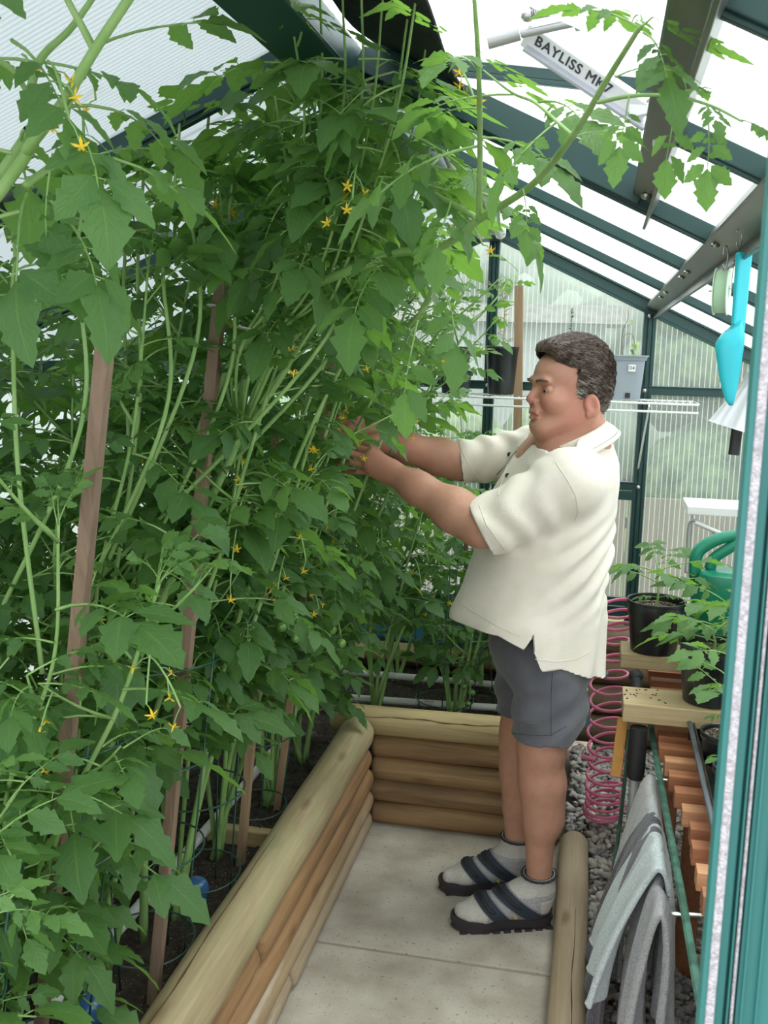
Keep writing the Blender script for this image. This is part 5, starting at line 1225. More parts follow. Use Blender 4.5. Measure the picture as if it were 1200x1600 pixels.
def surface_nets(fn, lo, hi, h, B=16, prims=None):
    lo = np.array(lo, float); hi = np.array(hi, float); nb = np.ceil((hi-lo)/(h*B)).astype(int); S = nb*B+2
    bi = np.stack(np.meshgrid(*[np.arange(n) for n in nb], indexing='ij'), -1).reshape(-1, 3)
    cen = lo+(bi+.5)*B*h; half = B*h*.5*1.7321
    dc = sdf_eval(prims, cen) if prims else fn(cen)
    act = bi[np.abs(dc) < half*1.45+.012]; g = np.arange(B+1)
    loc = np.stack(np.meshgrid(g, g, g, indexing='ij'), -1).reshape(-1, 3)
    keyf = lambda c: (c[..., 0]*S[1]+c[..., 1])*S[2]+c[..., 2]
    VK = []; VP = []; QK = []
    for b in act:
        o = b*B; P = lo+(loc+o)*h
        if prims:
            c0 = (lo+(b+.5)*B*h)[None]; vals = [f(c0)[0] for (_, _, f) in prims]; mn = min(v for v, q in zip(vals, prims) if q[0] == '+')
            sub = [q for q, v in zip(prims, vals) if v < max(mn, 0)+2*half*1.3+2.5*q[1]+.01]
            if not sub or sub[0][0] != '+':
                plus = [q for q in sub if q[0] == '+']
                if not plus: continue
                first = plus[0]; sub = [first]+[q for q in sub if q is not first]
            D = sdf_eval(sub, P)
        else: D = fn(P)
        D = D.reshape(B+1, B+1, B+1); s = D < 0
        if s.all() or not s.any(): continue
        cnt = np.zeros((B, B, B), int); acc = np.zeros((B, B, B, 3))
        for ax in range(3):
            for da in (0, 1):
                for db in (0, 1):
                    sa = [slice(0, B)]*3; o1 = [i for i in range(3) if i != ax]; off = [0, 0, 0]; off[o1[0]] = da; off[o1[1]] = db
                    i0 = tuple(slice(off[i], off[i]+B) for i in range(3)); off2 = list(off); off2[ax] = 1
                    i1 = tuple(slice(off2[i], off2[i]+B) for i in range(3))
                    a, c = D[i0], D[i1]; x = (a < 0) != (c < 0); t = np.where(x, a/np.where(x, a-c, 1), 0)
                    cnt += x; pos = np.zeros((B, B, B, 3)); pos[..., ax] = t; pos[..., o1[0]] = da; pos[..., o1[1]] = db; acc += pos*x[..., None]
        m = cnt > 0; ijk = np.argwhere(m); pv = lo+(ijk+o+acc[m]/cnt[m][:, None])*h
        VK.append(keyf(ijk+o)); VP.append(pv)
        for ax in range(3):
            i0 = (slice(0, B),)*3; sl2 = [slice(0, B)]*3; sl2[ax] = slice(1, B+1)
            a = s[i0]; c = s[tuple(sl2)]; x = a != c; idx = np.argwhere(x)
            if not len(idx): continue
            G_ = idx+o; o1 = [(ax+1) % 3, (ax+2) % 3]; e1 = np.zeros(3, int); e1[o1[0]] = 1; e2 = np.zeros(3, int); e2[o1[1]] = 1
            q4 = np.stack([keyf(G_), keyf(G_-e1), keyf(G_-e1-e2), keyf(G_-e2)], 1); fl = a[x]; q4[~fl] = q4[~fl][:, ::-1]; QK.append(q4)
    K = np.concatenate(VK); P = np.concatenate(VP); Q = np.concatenate(QK); od = np.argsort(K); K = K[od]; P = P[od]
    ix = np.searchsorted(K, Q); ix[ix >= len(K)] = 0; ok = (K[ix] == Q).all(1); return P, ix[ok]
def np_mesh(name, V, F, mats, parent=None, attrs=None):
    V = np.asarray(V, np.float32); F = np.asarray(F, np.int32); me = bpy.data.meshes.new(name)
    me.vertices.add(len(V)); me.vertices.foreach_set('co', V.ravel()); me.loops.add(F.size); me.loops.foreach_set('vertex_index', F.ravel())
    me.polygons.add(len(F)); me.polygons.foreach_set('loop_start', np.arange(0, F.size, F.shape[1], dtype=np.int32)); me.polygons.foreach_set('loop_total', np.full(len(F), F.shape[1], np.int32))
    me.polygons.foreach_set('use_smooth', np.ones(len(F), bool)); me.update(calc_edges=True)
    for q in mats: me.materials.append(q)
    for k, v in (attrs or {}).items(): a = me.attributes.new(k, 'FLOAT', 'POINT'); a.data.foreach_set('value', np.asarray(v, np.float32))
    o = bpy.data.objects.new(name, me); link(o)
    if parent is not None: o.parent = parent
    return o
def compact(V, F):
    u, inv = np.unique(F, return_inverse=True); return V[u], inv.reshape(F.shape)
def trim(V, F, g):
    """keep the part of the surface where g>0, its border pulled on to g=0"""
    gv = g(V); keep = (gv[F] > 0).any(1); F = F[keep]; V, F = compact(V, F)
    for _ in range(3):
        gv = g(V); bad = gv < 0
        if not bad.any(): break
        e = 1e-3; p = V[bad]; gr_ = np.stack([(g(p+np.eye(3)[i]*e)-g(p-np.eye(3)[i]*e))/(2*e) for i in range(3)], 1)
        V[bad] = p-gr_*(gv[bad]/np.maximum((gr_**2).sum(1), 1e-6))[:, None]
    return V, F
def smooth_v(V, F, n, lam=.5):
    E = np.concatenate([F[:, [0, 1]], F[:, [1, 2]], F[:, [2, 3]], F[:, [3, 0]]]); E = np.concatenate([E, E[:, ::-1]])
    deg = np.bincount(E[:, 0], minlength=len(V))[:, None]
    for _ in range(n):
        s = np.stack([np.bincount(E[:, 0], weights=V[E[:, 1], i], minlength=len(V)) for i in range(3)], 1); V = V+lam*(s/np.maximum(deg, 1)-V)
    return V
A3 = lambda px, py, y: np.array(atY(px, py, y))
# body frame: he faces left and a little towards the camera; his left side is the near one
TF = np.array([-.93, -.367, 0]); TF /= np.linalg.norm(TF); TL = np.array([-TF[1], TF[0], 0]); UPZ = np.array([0, 0, 1.])
HFa = np.array([-.866, -.5, 0]); HFa /= np.linalg.norm(HFa); HLa = np.array([-HFa[1], HFa[0], 0])
HR = np.stack([HFa, HLa, UPZ], 1)       # head local axes as columns
HO = A3(897, 609, 2.74)
def hw(p): return HO+HR @ np.array(p, float)

Sn, En, Wn = A3(893, 752, 2.60), A3(752, 822, 2.585), A3(612, 738, 2.66)
Sf, Ef, Wf = A3(832, 706, 2.955), A3(716, 722, 2.93), A3(604, 691, 2.83)
PEL = A3(842, 1000, 2.83); CH = A3(868, 800, 2.80); NK = A3(905, 700, 2.79)
HpN, KnN, AnN = A3(858, 1020, 2.735), A3(846, 1192, 2.72), A3(842, 1388, 2.755)
HpF, KnF, AnF = A3(832, 1010, 2.92), A3(815, 1172, 2.925), A3(806, 1332, 2.93)
# ---- hands: (wrist, palm prims, fingers)
def finger(pts, r0, r1, k=.006):
    out_ = []
    for i in range(len(pts)-1):
        a = r0+(r1-r0)*i/(len(pts)-1); b_ = r0+(r1-r0)*(i+1)/(len(pts)-1); out_.append(('+', k, sl_rc(pts[i], pts[i+1], a, b_)))
    return out_
def hand_near():
    P = []
    kn = [A3(580, 707, 2.655), A3(575, 717, 2.650), A3(575, 728, 2.652), A3(580, 738, 2.66)]
    for i, k in enumerate(kn): P.append(('+', .016, sl_rc(Wn+np.array([0, 0, .012-.008*i]), k, .021, .0155-.001*i)))
    P.append(('+', .012, sl_rc((Wn+kn[0])/2, (Wn+kn[3])/2, .017, .017)))
    F = [[kn[0], A3(556, 697, 2.665), A3(541, 700, 2.69), A3(530, 706, 2.705)], [kn[1], A3(549, 708, 2.652), A3(531, 709, 2.675), A3(518, 715, 2.70)],
         [kn[2], A3(550, 722, 2.655), A3(533, 723, 2.68), A3(521, 728, 2.705)], [kn[3], A3(559, 736, 2.665), A3(545, 738, 2.69), A3(535, 741, 2.71)]]
    for i, f in enumerate(F): P += finger(f, .0100-.0006*i, .0080-.0004*i, .005)
    P += finger([A3(602, 722, 2.69), A3(582, 700, 2.715), A3(562, 690, 2.73), A3(547, 688, 2.735)], .0145, .0090, .008)
    return P
def hand_far():
    P = []
    kn = [A3(556, 652, 2.80), A3(548, 660, 2.79), A3(545, 672, 2.785), A3(549, 684, 2.79)]
    for i, k in enumerate(kn): P.append(('+', .016, sl_rc(Wf+np.array([0, 0, .012-.008*i]), k, .022, .0165-.001*i)))
    F = [[kn[0], A3(539, 645, 2.785), A3(527, 656, 2.765), A3(528, 668, 2.76)], [kn[1], A3(531, 657, 2.775), A3(522, 670, 2.757), A3(527, 681, 2.755)],
         [kn[2], A3(529, 674, 2.77), A3(524, 687, 2.757), A3(532, 694, 2.757)], [kn[3], A3(535, 690, 2.775), A3(533, 700, 2.765), A3(541, 704, 2.765)]]
    for i, f in enumerate(F): P += finger(f, .0100-.0005*i, .0080-.0004*i, .005)
    P += finger([A3(590, 684, 2.79), A3(568, 688, 2.765), A3(550, 684, 2.75), A3(538, 676, 2.745)], .0145, .0088, .008)
    return P
# ---- feet
def foot_frame(heel, toe):
    heel = np.array(heel, float); toe = np.array(toe, float); d = toe-heel; L = np.linalg.norm(d); d /= L; s = np.array([-d[1], d[0], 0]); return heel, d, s, L
SOLE = .030
FN = foot_frame((-.062, 2.762, SOLE), (-.318, 2.672, SOLE)); FF = foot_frame((-.128, 2.945, SOLE), (-.385, 2.868, SOLE))
def fpt(fr, a, b, z): h, d, s, L = fr; return h+d*a*L+s*b+np.array([0, 0, z])
def foot_prims(fr, ankle, inner, gr=0.0):
    # inner: +1 if the inner side of the foot is on +s
    q = [('+', .03, sl_rc(fpt(fr, .13, 0, .032), fpt(fr, .30, 0, .060), .031+gr, .034+gr)), ('+', .03, sl_rc(fpt(fr, .30, 0, .052), fpt(fr, .70, inner*.004, .028), .036+gr, .027+gr)),
         ('+', .02, sl_rc(fpt(fr, .12, 0, .026), fpt(fr, .72, -inner*.022, .018), .026+gr, .018+gr)), ('+', .02, sl_rc(fpt(fr, .45, inner*.012, .030), fpt(fr, .76, inner*.022, .020), .026+gr, .020+gr)),
         ('+', .02, sl_rc(fpt(fr, .72, -inner*.024, .016), fpt(fr, .86, -inner*.024, .013), .016+gr, .011+gr)), ('+', .02, sl_rc(fpt(fr, .76, inner*.018, .019), fpt(fr, .93, inner*.014, .014), .018+gr, .013+gr)),
         ('+', .02, sl_rc(fpt(fr, .76, 0, .018), fpt(fr, .92, -inner*.004, .013), .017+gr, .012+gr)),
         ('+', .035, sl_rc(fpt(fr, .22, 0, .045), ankle, .034+gr, .036+gr))]
    return q
body = []
# head (head local coordinates)
def HE(c, r, k, op='+', rot=None): body.append((op, k, sl_el(hw(c), r, HR if rot is None else HR @ rot)))
def HC(a, b, r1, r2, k, op='+'): body.append((op, k, sl_rc(hw(a), hw(b), r1, r2)))
HE((-.004, 0, .043), (.091, .076, .090), .01)
HE((.045, 0, .038), (.066, .062, .056), .03)
HE((.038, 0, -.030), (.068, .056, .070), .028)
HE((.089, 0, -.093), (.029, .028, .024), .022)
for s in (-1, 1):
    HC((.086, s*.018, -.096), (-.012, s*.052, -.062), .018, .024, .03)
    HE((.074, s*.036, -.028), (.034, .028, .030), .022)
HC((.018, 0, -.092), (-.035, 0, -.120), .037, .053, .035)
HC((.1015, -.036, .0215), (.1015, .036, .0215), .0125, .0125, .010)
HE((.105, 0, .018), (.012, .018, .012), .012)
HC((.106, 0, .008), (.1225, 0, -.022), .0085, .0115, .009)
HE((.1235, 0, -.026), (.0110, .0115, .0100), .006)
for s in (-1, 1):
    HE((.112, s*.0130, -.032), (.0115, .0078, .0085), .005)
    HE((.1170, s*.0335, .0010), (.0170, .0180, .0135), .009, '-')
    HE((.104, s*.046, .003), (.012, .012, .010), .010, '-')
    HE((.0900, s*.0325, -.0010), (.0152, .0165, .0138), .0025)          # lids over the eyeball
    HC((.1065, s*.019, -.0035), (.1075, s*.032, -.0020), .0028, .0046, .0012, '-'); HC((.1075, s*.032, -.0020), (.1010, s*.0455, -.0045), .0046, .0026, .0012, '-')
    HC((.106, s*.018, .0090), (.104, s*.046, .0075), .0018, .0018, .003, '-')      # fold above the lid
    HC((.103, s*.022, -.0175), (.099, s*.044, -.0160), .0016, .0016, .004, '-')    # bag below the eye
    HE((.118, s*.0062, -.0385), (.0035, .0030, .0040), .003, '-')      # nostril
HE((.110, 0, -.052), (.012, .022, .014), .012)
HC((.1130, -.019, -.0600), (.1185, 0, -.0570), .0050, .0060, .005); HC((.1130, .019, -.0600), (.1185, 0, -.0570), .0050, .0060, .005)
HC((.1110, -.018, -.0700), (.1165, 0, -.0715), .0055, .0075, .005); HC((.1110, .018, -.0700), (.1165, 0, -.0715), .0055, .0075, .005)
HC((.1040, -.029, -.0700), (.1245, -.006, -.0645), .0018, .0024, .003, '-'); HC((.1040, .029, -.0700), (.1245, .006, -.0645), .0018, .0024, .003, '-'); HC((.1235, -.01, -.0645), (.1235, .01, -.0645), .002, .002, .003, '-')
HC((.118, -.012, -.082), (.118, .012, -.082), .0025, .0025, .006, '-')
for s in (-1, 1): HC((.110, s*.021, -.036), (.098, s*.038, -.064), .0030, .0030, .006, '-')
# brow wrinkles
for s in (0, 1, 2): HC((.117-.002*s, -.03, .040+.012*s), (.117-.002*s, .03, .040+.012*s), .0012, .0012, .004, '-')
# ears
for s in (-1, 1):
    ro = np.array(Euler((s*math.radians(12), math.radians(14), -s*math.radians(22))).to_matrix())
    HE((-.012, s*.0790, -.036), (.0195, .0080, .0320), .004, '+', ro)
    HE((-.008, s*.0860, -.032), (.0115, .0055, .0200), .003, '-', ro)
    HE((-.004, s*.0790, -.059), (.0085, .0060, .0100), .004, '+')
# neck and trunk
HC((-.020, 0, -.055), (-.036, 0, -.150), .058, .062, .03)
body.append(('+', .04, sl_rc(hw((-.036, 0, -.145)), CH+np.array([0, 0, .10]), .060, .10)))
body.append(('+', .06, sl_el(CH+np.array([0, 0, .04]), (.125, .165, .20), np.stack([TF, TL, UPZ], 1))))
body.append(('+', .06, sl_el(PEL+UPZ*.10-TF*.01, (.120, .150, .15), np.stack([TF, TL, UPZ], 1))))
body.append(('+', .05, sl_el(PEL-UPZ*.01, (.110, .140, .10), np.stack([TF, TL, UPZ], 1))))
# arms
for (S, E_, W_, ra, rb, rcx, rd) in ((Sn, En, Wn, .060, .054, .056, .031), (Sf, Ef, Wf, .056, .050, .051, .030)):
    body.append(('+', .05, sl_rc((S+CH+UPZ*.12)/2, S, .07, .062)))
    body.append(('+', .04, sl_rc(S, E_, ra, rb)))
    m_ = E_+(W_-E_)*.28
    body.append(('+', .025, sl_rc(E_, m_, rb-.002, rcx))); body.append(('+', .03, sl_rc(m_, E_+(W_-E_)*.72, rcx-.002, .040))); body.append(('+', .03, sl_rc(E_+(W_-E_)*.70, W_, .039, rd)))
body += hand_near(); body += hand_far()
# legs
for (H_, K_, An, fr, inn) in ((HpN, KnN, AnN, FN, -1), (HpF, KnF, AnF, FF, 1)):
    dk = (K_-An)/np.linalg.norm(K_-An)
    body.append(('+', .05, sl_rc(H_, K_+dk*.05, .090, .064)))
    body.append(('+', .03, sl_rc(K_+dk*.05, K_-dk*.05, .062, .055)))
    body.append(('+', .02, sl_el(K_+TF*.030+UPZ*.005, (.034, .036, .042), np.stack([TF, TL, UPZ], 1))))
    body.append(('+', .04, sl_rc(K_-dk*.07-TF*.012, K_-dk*.17-TF*.016, .052, .052)))
    body.append(('+', .04, sl_rc(K_-dk*.05, An, .052, .033)))
    body += foot_prims(fr, An, inn)
man = empty('person', (0, 0, 0), label='man in a cream polo shirt and grey shorts reaching into the tomato leaves', cat='person')
SPL = hw((-.02, 0, -.150)); SPN = HR @ np.array([.35, 0, .937])
B1, F1 = surface_nets(None, (-.80, 2.35, .02), (.25, 3.15, 1.50), .0034, prims=body); B1 = smooth_v(B1, F1, 2, .4)
INH = lambda p: np.linalg.norm(p-hw((0, 0, -.03)), axis=1) < .19
B1, F1 = trim(B1, F1, lambda p: np.where(INH(p), .002-(p-SPL) @ SPN, 1.0))
B2, F2 = surface_nets(None, hw((0, 0, -.02))-.21, hw((0, 0, -.02))+.21, .0018, prims=body); B2 = smooth_v(B2, F2, 2, .4)
B2, F2 = trim(B2, F2, lambda p: np.where(INH(p), (p-SPL) @ SPN, -1.0))
BV = np.concatenate([B1, B2]); BF = np.concatenate([F1, F2+len(B1)])

# skin colour: ruddy cheeks, nose and ears, paler legs (the skin's own colours)
def near_pt(P, c, r): return np.exp(-((P-c)**2).sum(1)/(2*r*r))
red = np.zeros(len(BV))
for c, r, a in (((.095, .035, -.03), .022, .55), ((.095, -.035, -.03), .022, .55), ((.125, 0, -.025), .014, .7), ((-.012, .08, -.036), .028, .6), ((.03, .06, -.07), .04, .5), ((.03, .06, -.01), .04, .35), ((-.02, 0, -.14), .05, .5)): red = np.maximum(red, a*near_pt(BV, hw(c), r))
red = np.maximum(red, .30*np.clip((Wn[0]+.13-BV[:, 0])/.12, 0, 1)*(BV[:, 2] > 1.0)); red = np.maximum(red, .30*near_pt(BV, KnN+TF*.05, .03))
lip = np.zeros(len(BV))
loc_h = (BV-HO) @ HR
lip = ((loc_h[:, 0] > .108)*(np.abs(loc_h[:, 1]) < .021)*np.clip(1-np.abs(loc_h[:, 2]+.0645)/.0105, 0, 1)**.6*.8)
def skin():
    m = bpy.data.materials.new('ruddy skin'); m.use_nodes = True; nt = m.node_tree; L = nt.links.new; b = nt.nodes['Principled BSDF']
    b.inputs['Roughness'].default_value = .5; b.inputs['Specular IOR Level'].default_value = .35; b.inputs['Subsurface Weight'].default_value = .12; b.inputs['Subsurface Radius'].default_value = (.010, .004, .002); b.inputs['Subsurface Scale'].default_value = 1
    cur = None
    def mixc(a, bcol, fac):
        mx = nt.nodes.new('ShaderNodeMix'); mx.data_type = 'RGBA'
        if isinstance(a, tuple): mx.inputs[6].default_value = a
        else: L(a, mx.inputs[6])
        mx.inputs[7].default_value = bcol; L(fac, mx.inputs[0]); return mx.outputs[2]
    tc = nt.nodes.new('ShaderNodeTexCoord'); n = nt.nodes.new('ShaderNodeTexNoise'); n.inputs['Scale'].default_value = 45; L(tc.outputs['Object'], n.inputs['Vector'])
    r = nt.nodes.new('ShaderNodeMapRange'); r.inputs[1].default_value = .4; r.inputs[2].default_value = .7; r.inputs[4].default_value = .45; L(n.outputs[0], r.inputs[0])
    cur = mixc((.50, .265, .185, 1), (.42, .19, .13, 1), r.outputs[0])
    a = nt.nodes.new('ShaderNodeAttribute'); a.attribute_name = 'red'; cur = mixc(cur, (.50, .17, .125, 1), a.outputs['Fac'])
    a = nt.nodes.new('ShaderNodeAttribute'); a.attribute_name = 'lip'; cur = mixc(cur, (.36, .115, .10, 1), a.outputs['Fac'])
    L(cur, b.inputs['Base Color'])
    n2 = nt.nodes.new('ShaderNodeTexNoise'); n2.inputs['Scale'].default_value = 420; L(tc.outputs['Object'], n2.inputs['Vector']); bp = nt.nodes.new('ShaderNodeBump'); bp.inputs['Strength'].default_value = .25; bp.inputs['Distance'].default_value = .001; L(n2.outputs[0], bp.inputs['Height']); L(bp.outputs[0], b.inputs['Normal'])
    return m
SKIN = skin()
np_mesh('body', BV, BF, [SKIN], man, {'red': red, 'lip': lip})
# eyes, brows
EYEW = mat('eye white', (.62, .58, .54), .2, spec=.6); IRIS = mat('dark iris', (.02, .015, .012), .15, spec=.7)
for s in (-1, 1):
    R3 = Matrix(HR.tolist()).to_3x3()
    b = MB(); b.ball(hw((.0900, s*.0325, -.0010)), (.0138, .0138, .0125), 20, rot=R3); e = b.build('eye', EYEW, man, smooth='all')
    b = MB(); b.ball(hw((.1008, s*.0325+.001, -.0030)), (.0040, .0058, .0058), 14, rot=R3); b.build('iris', IRIS, e, smooth='all')
BROW = mat('greying brow hair', (.24, .15, .11), .7)
BRP = [q for q in body if abs(q[2](hw((.11, 0, .02))[None])[0]) < .08]
for s in (-1, 1):
    b = MB(); rr = random.Random(4)
    for i in range(150):
        t = rr.random(); v = .012+.036*t; c = hw((.1150-.016*t*t, s*v, .0200+.004*math.sin(t*2.6)+rr.uniform(-.0035, .0035)))
        c = c-HFa*(sdf_eval(BRP, c[None])[0]-.0005)
        e = c+HR @ np.array([.001+.002*rr.random(), s*.007, .0018-.003*t]); b.tube([c, (c+e)/2+HR @ np.array([.0012, 0, 0]), e], [.0006, .0006, .0003], 3)
    b.build('eyebrow', BROW, man)

# ---- hair
def Hline(u): return np.interp(u, [-.2, -.062, -.050, -.040, -.022, -.004, .004, .022, .030, .034, .055, .080, .100, .125], [-.086, -.082, -.060, -.028, -.006, -.006, -.034, -.040, -.010, .058, .062, .072, .094, .102])
def hair_fn(p, cut=True):
    q = (p-HO) @ HR
    d = smin(sl_el((-.009, 0, .047), (.098, .0850, .100))(q), sl_el((.040, 0, .092), (.066, .058, .042))(q), .03)
    d = smin(d, sl_rc(np.array((.076, -.03, .104)), np.array((.072, .036, .100)), .020, .022)(q), .02)
    d = smin(d, sl_el((-.046, 0, -.010), (.050, .066, .070))(q), .03)
    # combed strands sweep back from the forehead
    s_ = q[:, 2]*1.0+q[:, 0]*.55; w1 = np.sin((s_*1.0+.25*q[:, 1])*230+3*np.sin(q[:, 0]*38+q[:, 1]*30)); w2 = np.sin((s_*.8-.3*q[:, 1])*520+4*np.sin(q[:, 0]*60)); w3 = np.sin(q[:, 1]*300+8*np.sin(q[:, 0]*25+q[:, 2]*20))
    return d+.0011*w1+.0006*w2+.0008*w3
HV, HF_ = surface_nets(hair_fn, hw((0, 0, .02))-.18, hw((0, 0, .02))+.18, .0026)
HV, HF_ = trim(HV, HF_, lambda p: ((p-HO) @ HR)[:, 2]-Hline(((p-HO) @ HR)[:, 0]))
def hair_mat():
    m = bpy.data.materials.new('brown hair going grey'); m.use_nodes = True; nt = m.node_tree; L = nt.links.new; b = nt.nodes['Principled BSDF']; b.inputs['Roughness'].default_value = .45; b.inputs['Specular IOR Level'].default_value = .5
    tc = nt.nodes.new('ShaderNodeTexCoord'); mp = nt.nodes.new('ShaderNodeMapping'); mp.inputs['Scale'].default_value = (60, 300, 160); mp.inputs['Rotation'].default_value = (0, .5, 0); L(tc.outputs['Object'], mp.inputs[0])
    n = nt.nodes.new('ShaderNodeTexNoise'); n.inputs['Scale'].default_value = 1.6; n.inputs['Detail'].default_value = 5; L(mp.outputs[0], n.inputs['Vector'])
    c = nt.nodes.new('ShaderNodeValToRGB'); c.color_ramp.elements[0].position = .35; c.color_ramp.elements[0].color = (.012, .0075, .006, 1); c.color_ramp.elements[1].position = .68; c.color_ramp.elements[1].color = (.150, .095, .070, 1); L(n.outputs[0], c.inputs[0])
    a = nt.nodes.new('ShaderNodeAttribute'); a.attribute_name = 'grey'; mx = nt.nodes.new('ShaderNodeMix'); mx.data_type = 'RGBA'; L(c.outputs[0], mx.inputs[6]); mx.inputs[7].default_value = (.36, .33, .29, 1)
    mm = nt.nodes.new('ShaderNodeMath'); mm.operation = 'MULTIPLY'; r = nt.nodes.new('ShaderNodeMapRange'); r.inputs[1].default_value = .3; r.inputs[2].default_value = .55; r.inputs[3].default_value = .25; L(n.outputs[0], r.inputs[0]); L(a.outputs['Fac'], mm.inputs[0]); L(r.outputs[0], mm.inputs[1]); L(mm.outputs[0], mx.inputs[0]); L(mx.outputs[2], b.inputs['Base Color'])
    bp = nt.nodes.new('ShaderNodeBump'); bp.inputs['Strength'].default_value = .7; bp.inputs['Distance'].default_value = .002; L(n.outputs[0], bp.inputs['Height']); L(bp.outputs[0], b.inputs['Normal'])
    return m
ql = (HV-HO) @ HR; grey = np.clip(1.25-np.abs(ql[:, 0]-.012)/.045, 0, 1)*np.clip((.045-ql[:, 2])/.05, 0, 1)+.45*np.clip((-.02-ql[:, 2])/.06, 0, 1)
HAIR = hair_mat()
ho = np_mesh('hair', HV, HF_, [HAIR], man, {'grey': np.clip(grey, 0, 1)}); md = ho.modifiers.new('t', 'SOLIDIFY'); md.thickness = .006; md.offset = -1
# fine loose strands over the hair
b = MB(); rr = random.Random(9)
for i in range(2600):
    k = rr.randrange(len(HV)); c = HV[k]; qv = (c-HO) @ HR
    if qv[2] < -.02 and qv[0] > -.05 and rr.random() < .7: continue
    d = HR @ np.array([-.8, rr.uniform(-.15, .15), -.35+.9*min(0, qv[0])*3+rr.uniform(-.1, .1)]); L_ = rr.uniform(.014, .034); pts = []
    for t in (0, .33, .66, 1):
        p_ = c+d*L_*t; dd = hair_fn(p_[None])[0]; n_ = (p_-hw((-.01, 0, .04))); n_ /= np.linalg.norm(n_); pts.append(p_-n_*(dd-.0008-.0012*math.sin(t*3)))
    b.tube(pts, [.0006, .0007, .0006, .0002], 3)
b.build('loose_strands', HAIR, ho)

# ---- clothes
ZT = np.array([.70, .76, .82, .90, .98, 1.05, 1.12, 1.20, 1.28, 1.33, 1.37, 1.41])
AF = np.array([.205, .205, .208, .212, .196, .186, .180, .172, .154, .138, .118, .095])      # front-back half depth
AB = np.array([.205, .205, .205, .205, .200, .200, .205, .208, .197, .172, .135, .100])      # side half width
CPX = [(825, 1070), (825, 1035), (824, 1000), (825, 950), (833, 905), (844, 865), (852, 828), (860, 785), (874, 742), (883, 722), (888, 705), (892, 690)]
CC = np.array([A3(x, y, 2.80)[:2] for x, y in CPX])
def torso_fn(p, gr=0):
    z = p[:, 2]; zc = np.clip(z, ZT[0], ZT[-1]); cx = np.interp(zc, ZT, CC[:, 0]); cy = np.interp(zc, ZT, CC[:, 1]); a = np.interp(zc, ZT, AF)+gr; b_ = np.interp(zc, ZT, AB)+gr
    q = np.stack([p[:, 0]-cx, p[:, 1]-cy], 1); u = q @ TF[:2]; v = q @ TL[:2]; k0 = np.sqrt((u/a)**2+(v/b_)**2); d = (k0-1)*np.minimum(a, b_)*.95
    over = np.maximum(z-ZT[-1], 0); return np.where(over > 0, np.sqrt(np.maximum(d, 0)**2+over**2), d)
un = (En-Sn)/np.linalg.norm(En-Sn); uf = (Ef-Sf)/np.linalg.norm(Ef-Sf)
CUFN = A3(757, 826, 2.59); CUFF = A3(724, 722, 2.935)
slv_n = sl_rc(Sn+UPZ*.0, CUFN, .082, .078); slv_n2 = sl_rc((Sn+CH+UPZ*.12)/2+UPZ*.03, Sn, .085, .080)
slv_f = sl_rc(Sf, CUFF, .070, .064); slv_f2 = sl_rc((Sf+CH+UPZ*.12)/2+UPZ*.02, Sf, .08, .07)
def folds(p):
    q = p-CH; u = q @ TF; v = q @ TL; z = p[:, 2]
    d = .0
    # diagonal drag lines from the near armpit down to the small of the back
    m1 = np.exp(-((z-1.06)/.10)**2)*np.clip((.10-u)/.12, 0, 1); d = d+.0095*m1*np.sin((z*1.0+.55*u)*95+2.2*np.sin(u*13+v*6)+1.2*np.sin(z*21))
    # long soft vertical folds over the belly and below
    m2 = np.clip((1.06-z)/.15, 0, 1); d = d+.0085*m2*np.sin(v*36+u*24+1.6*np.sin(z*9+u*6))
    m3 = np.clip((z-1.12)/.08, 0, 1)*np.clip((u+.02)/.06, 0, 1); d = d+.0055*m3*np.sin((z*.8-v*.6+u)*70+2*np.sin(v*20))
    return d
def shirt_fn(p):
    d = torso_fn(p)
    a = smin(slv_n(p), slv_n2(p), .03); t = (p-Sn) @ un
    a = a+.0040*np.clip(t/.08, 0, 1)*np.sin(t*75+1.8*np.sin((p-Sn) @ UPZ*26+p[:, 1]*20))
    c = smin(slv_f(p), slv_f2(p), .03); t2 = (p-Sf) @ uf
    c = c+.0050*np.clip(t2/.05, 0, 1)*np.sin(t2*85+2.0*np.sin((p-Sf) @ UPZ*30+p[:, 1]*20))
    d = d+folds(p)
    return smin(smin(d, a, .035), c, .035)
SV, SF = surface_nets(shirt_fn, (-.48, 2.42, .66), (.22, 3.12, 1.50), .0065)
SV = smooth_v(SV, SF, 2, .5)
cnT = lambda p: (CUFN+un*.004-p) @ un
cfT = lambda p: (CUFF+uf*.004-p) @ uf
HSPLIT = .02
def hemz(p):
    q = p-CH; u = q @ TF; v = q @ TL
    front = .800+.082*np.clip((u-.02)/.17, 0, 1); back = .795-.055*np.clip((-u+.02)/.15, 0, 1)
    z = np.where(u > HSPLIT, front, back)
    notch = np.clip(1-np.abs(u-HSPLIT)/.024, 0, 1)*.055*(v > .05)
    return p[:, 2]-z-notch
CUTS = [lambda p: np.where(((p-Sn) @ un > .10)*(slv_n(p) < torso_fn(p)), cnT(p), 1.0),
        lambda p: np.where(((p-Sf) @ uf > .06)*(slv_f(p) < torso_fn(p)), cfT(p), 1.0), hemz]
NC = hw((-.008, 0, -.132)); NA = HR @ np.array([.34, 0, .94]); NA /= np.linalg.norm(NA)
CUTS.append(lambda p: np.where((p[:, 2] > 1.26)*(np.linalg.norm(p[:, :2]-NC[:2], axis=1) < .155), -((p-NC) @ NA)+.020, 1.0))
HSPLIT = float((A3(828, 1003, 2.62)-CH) @ TF)
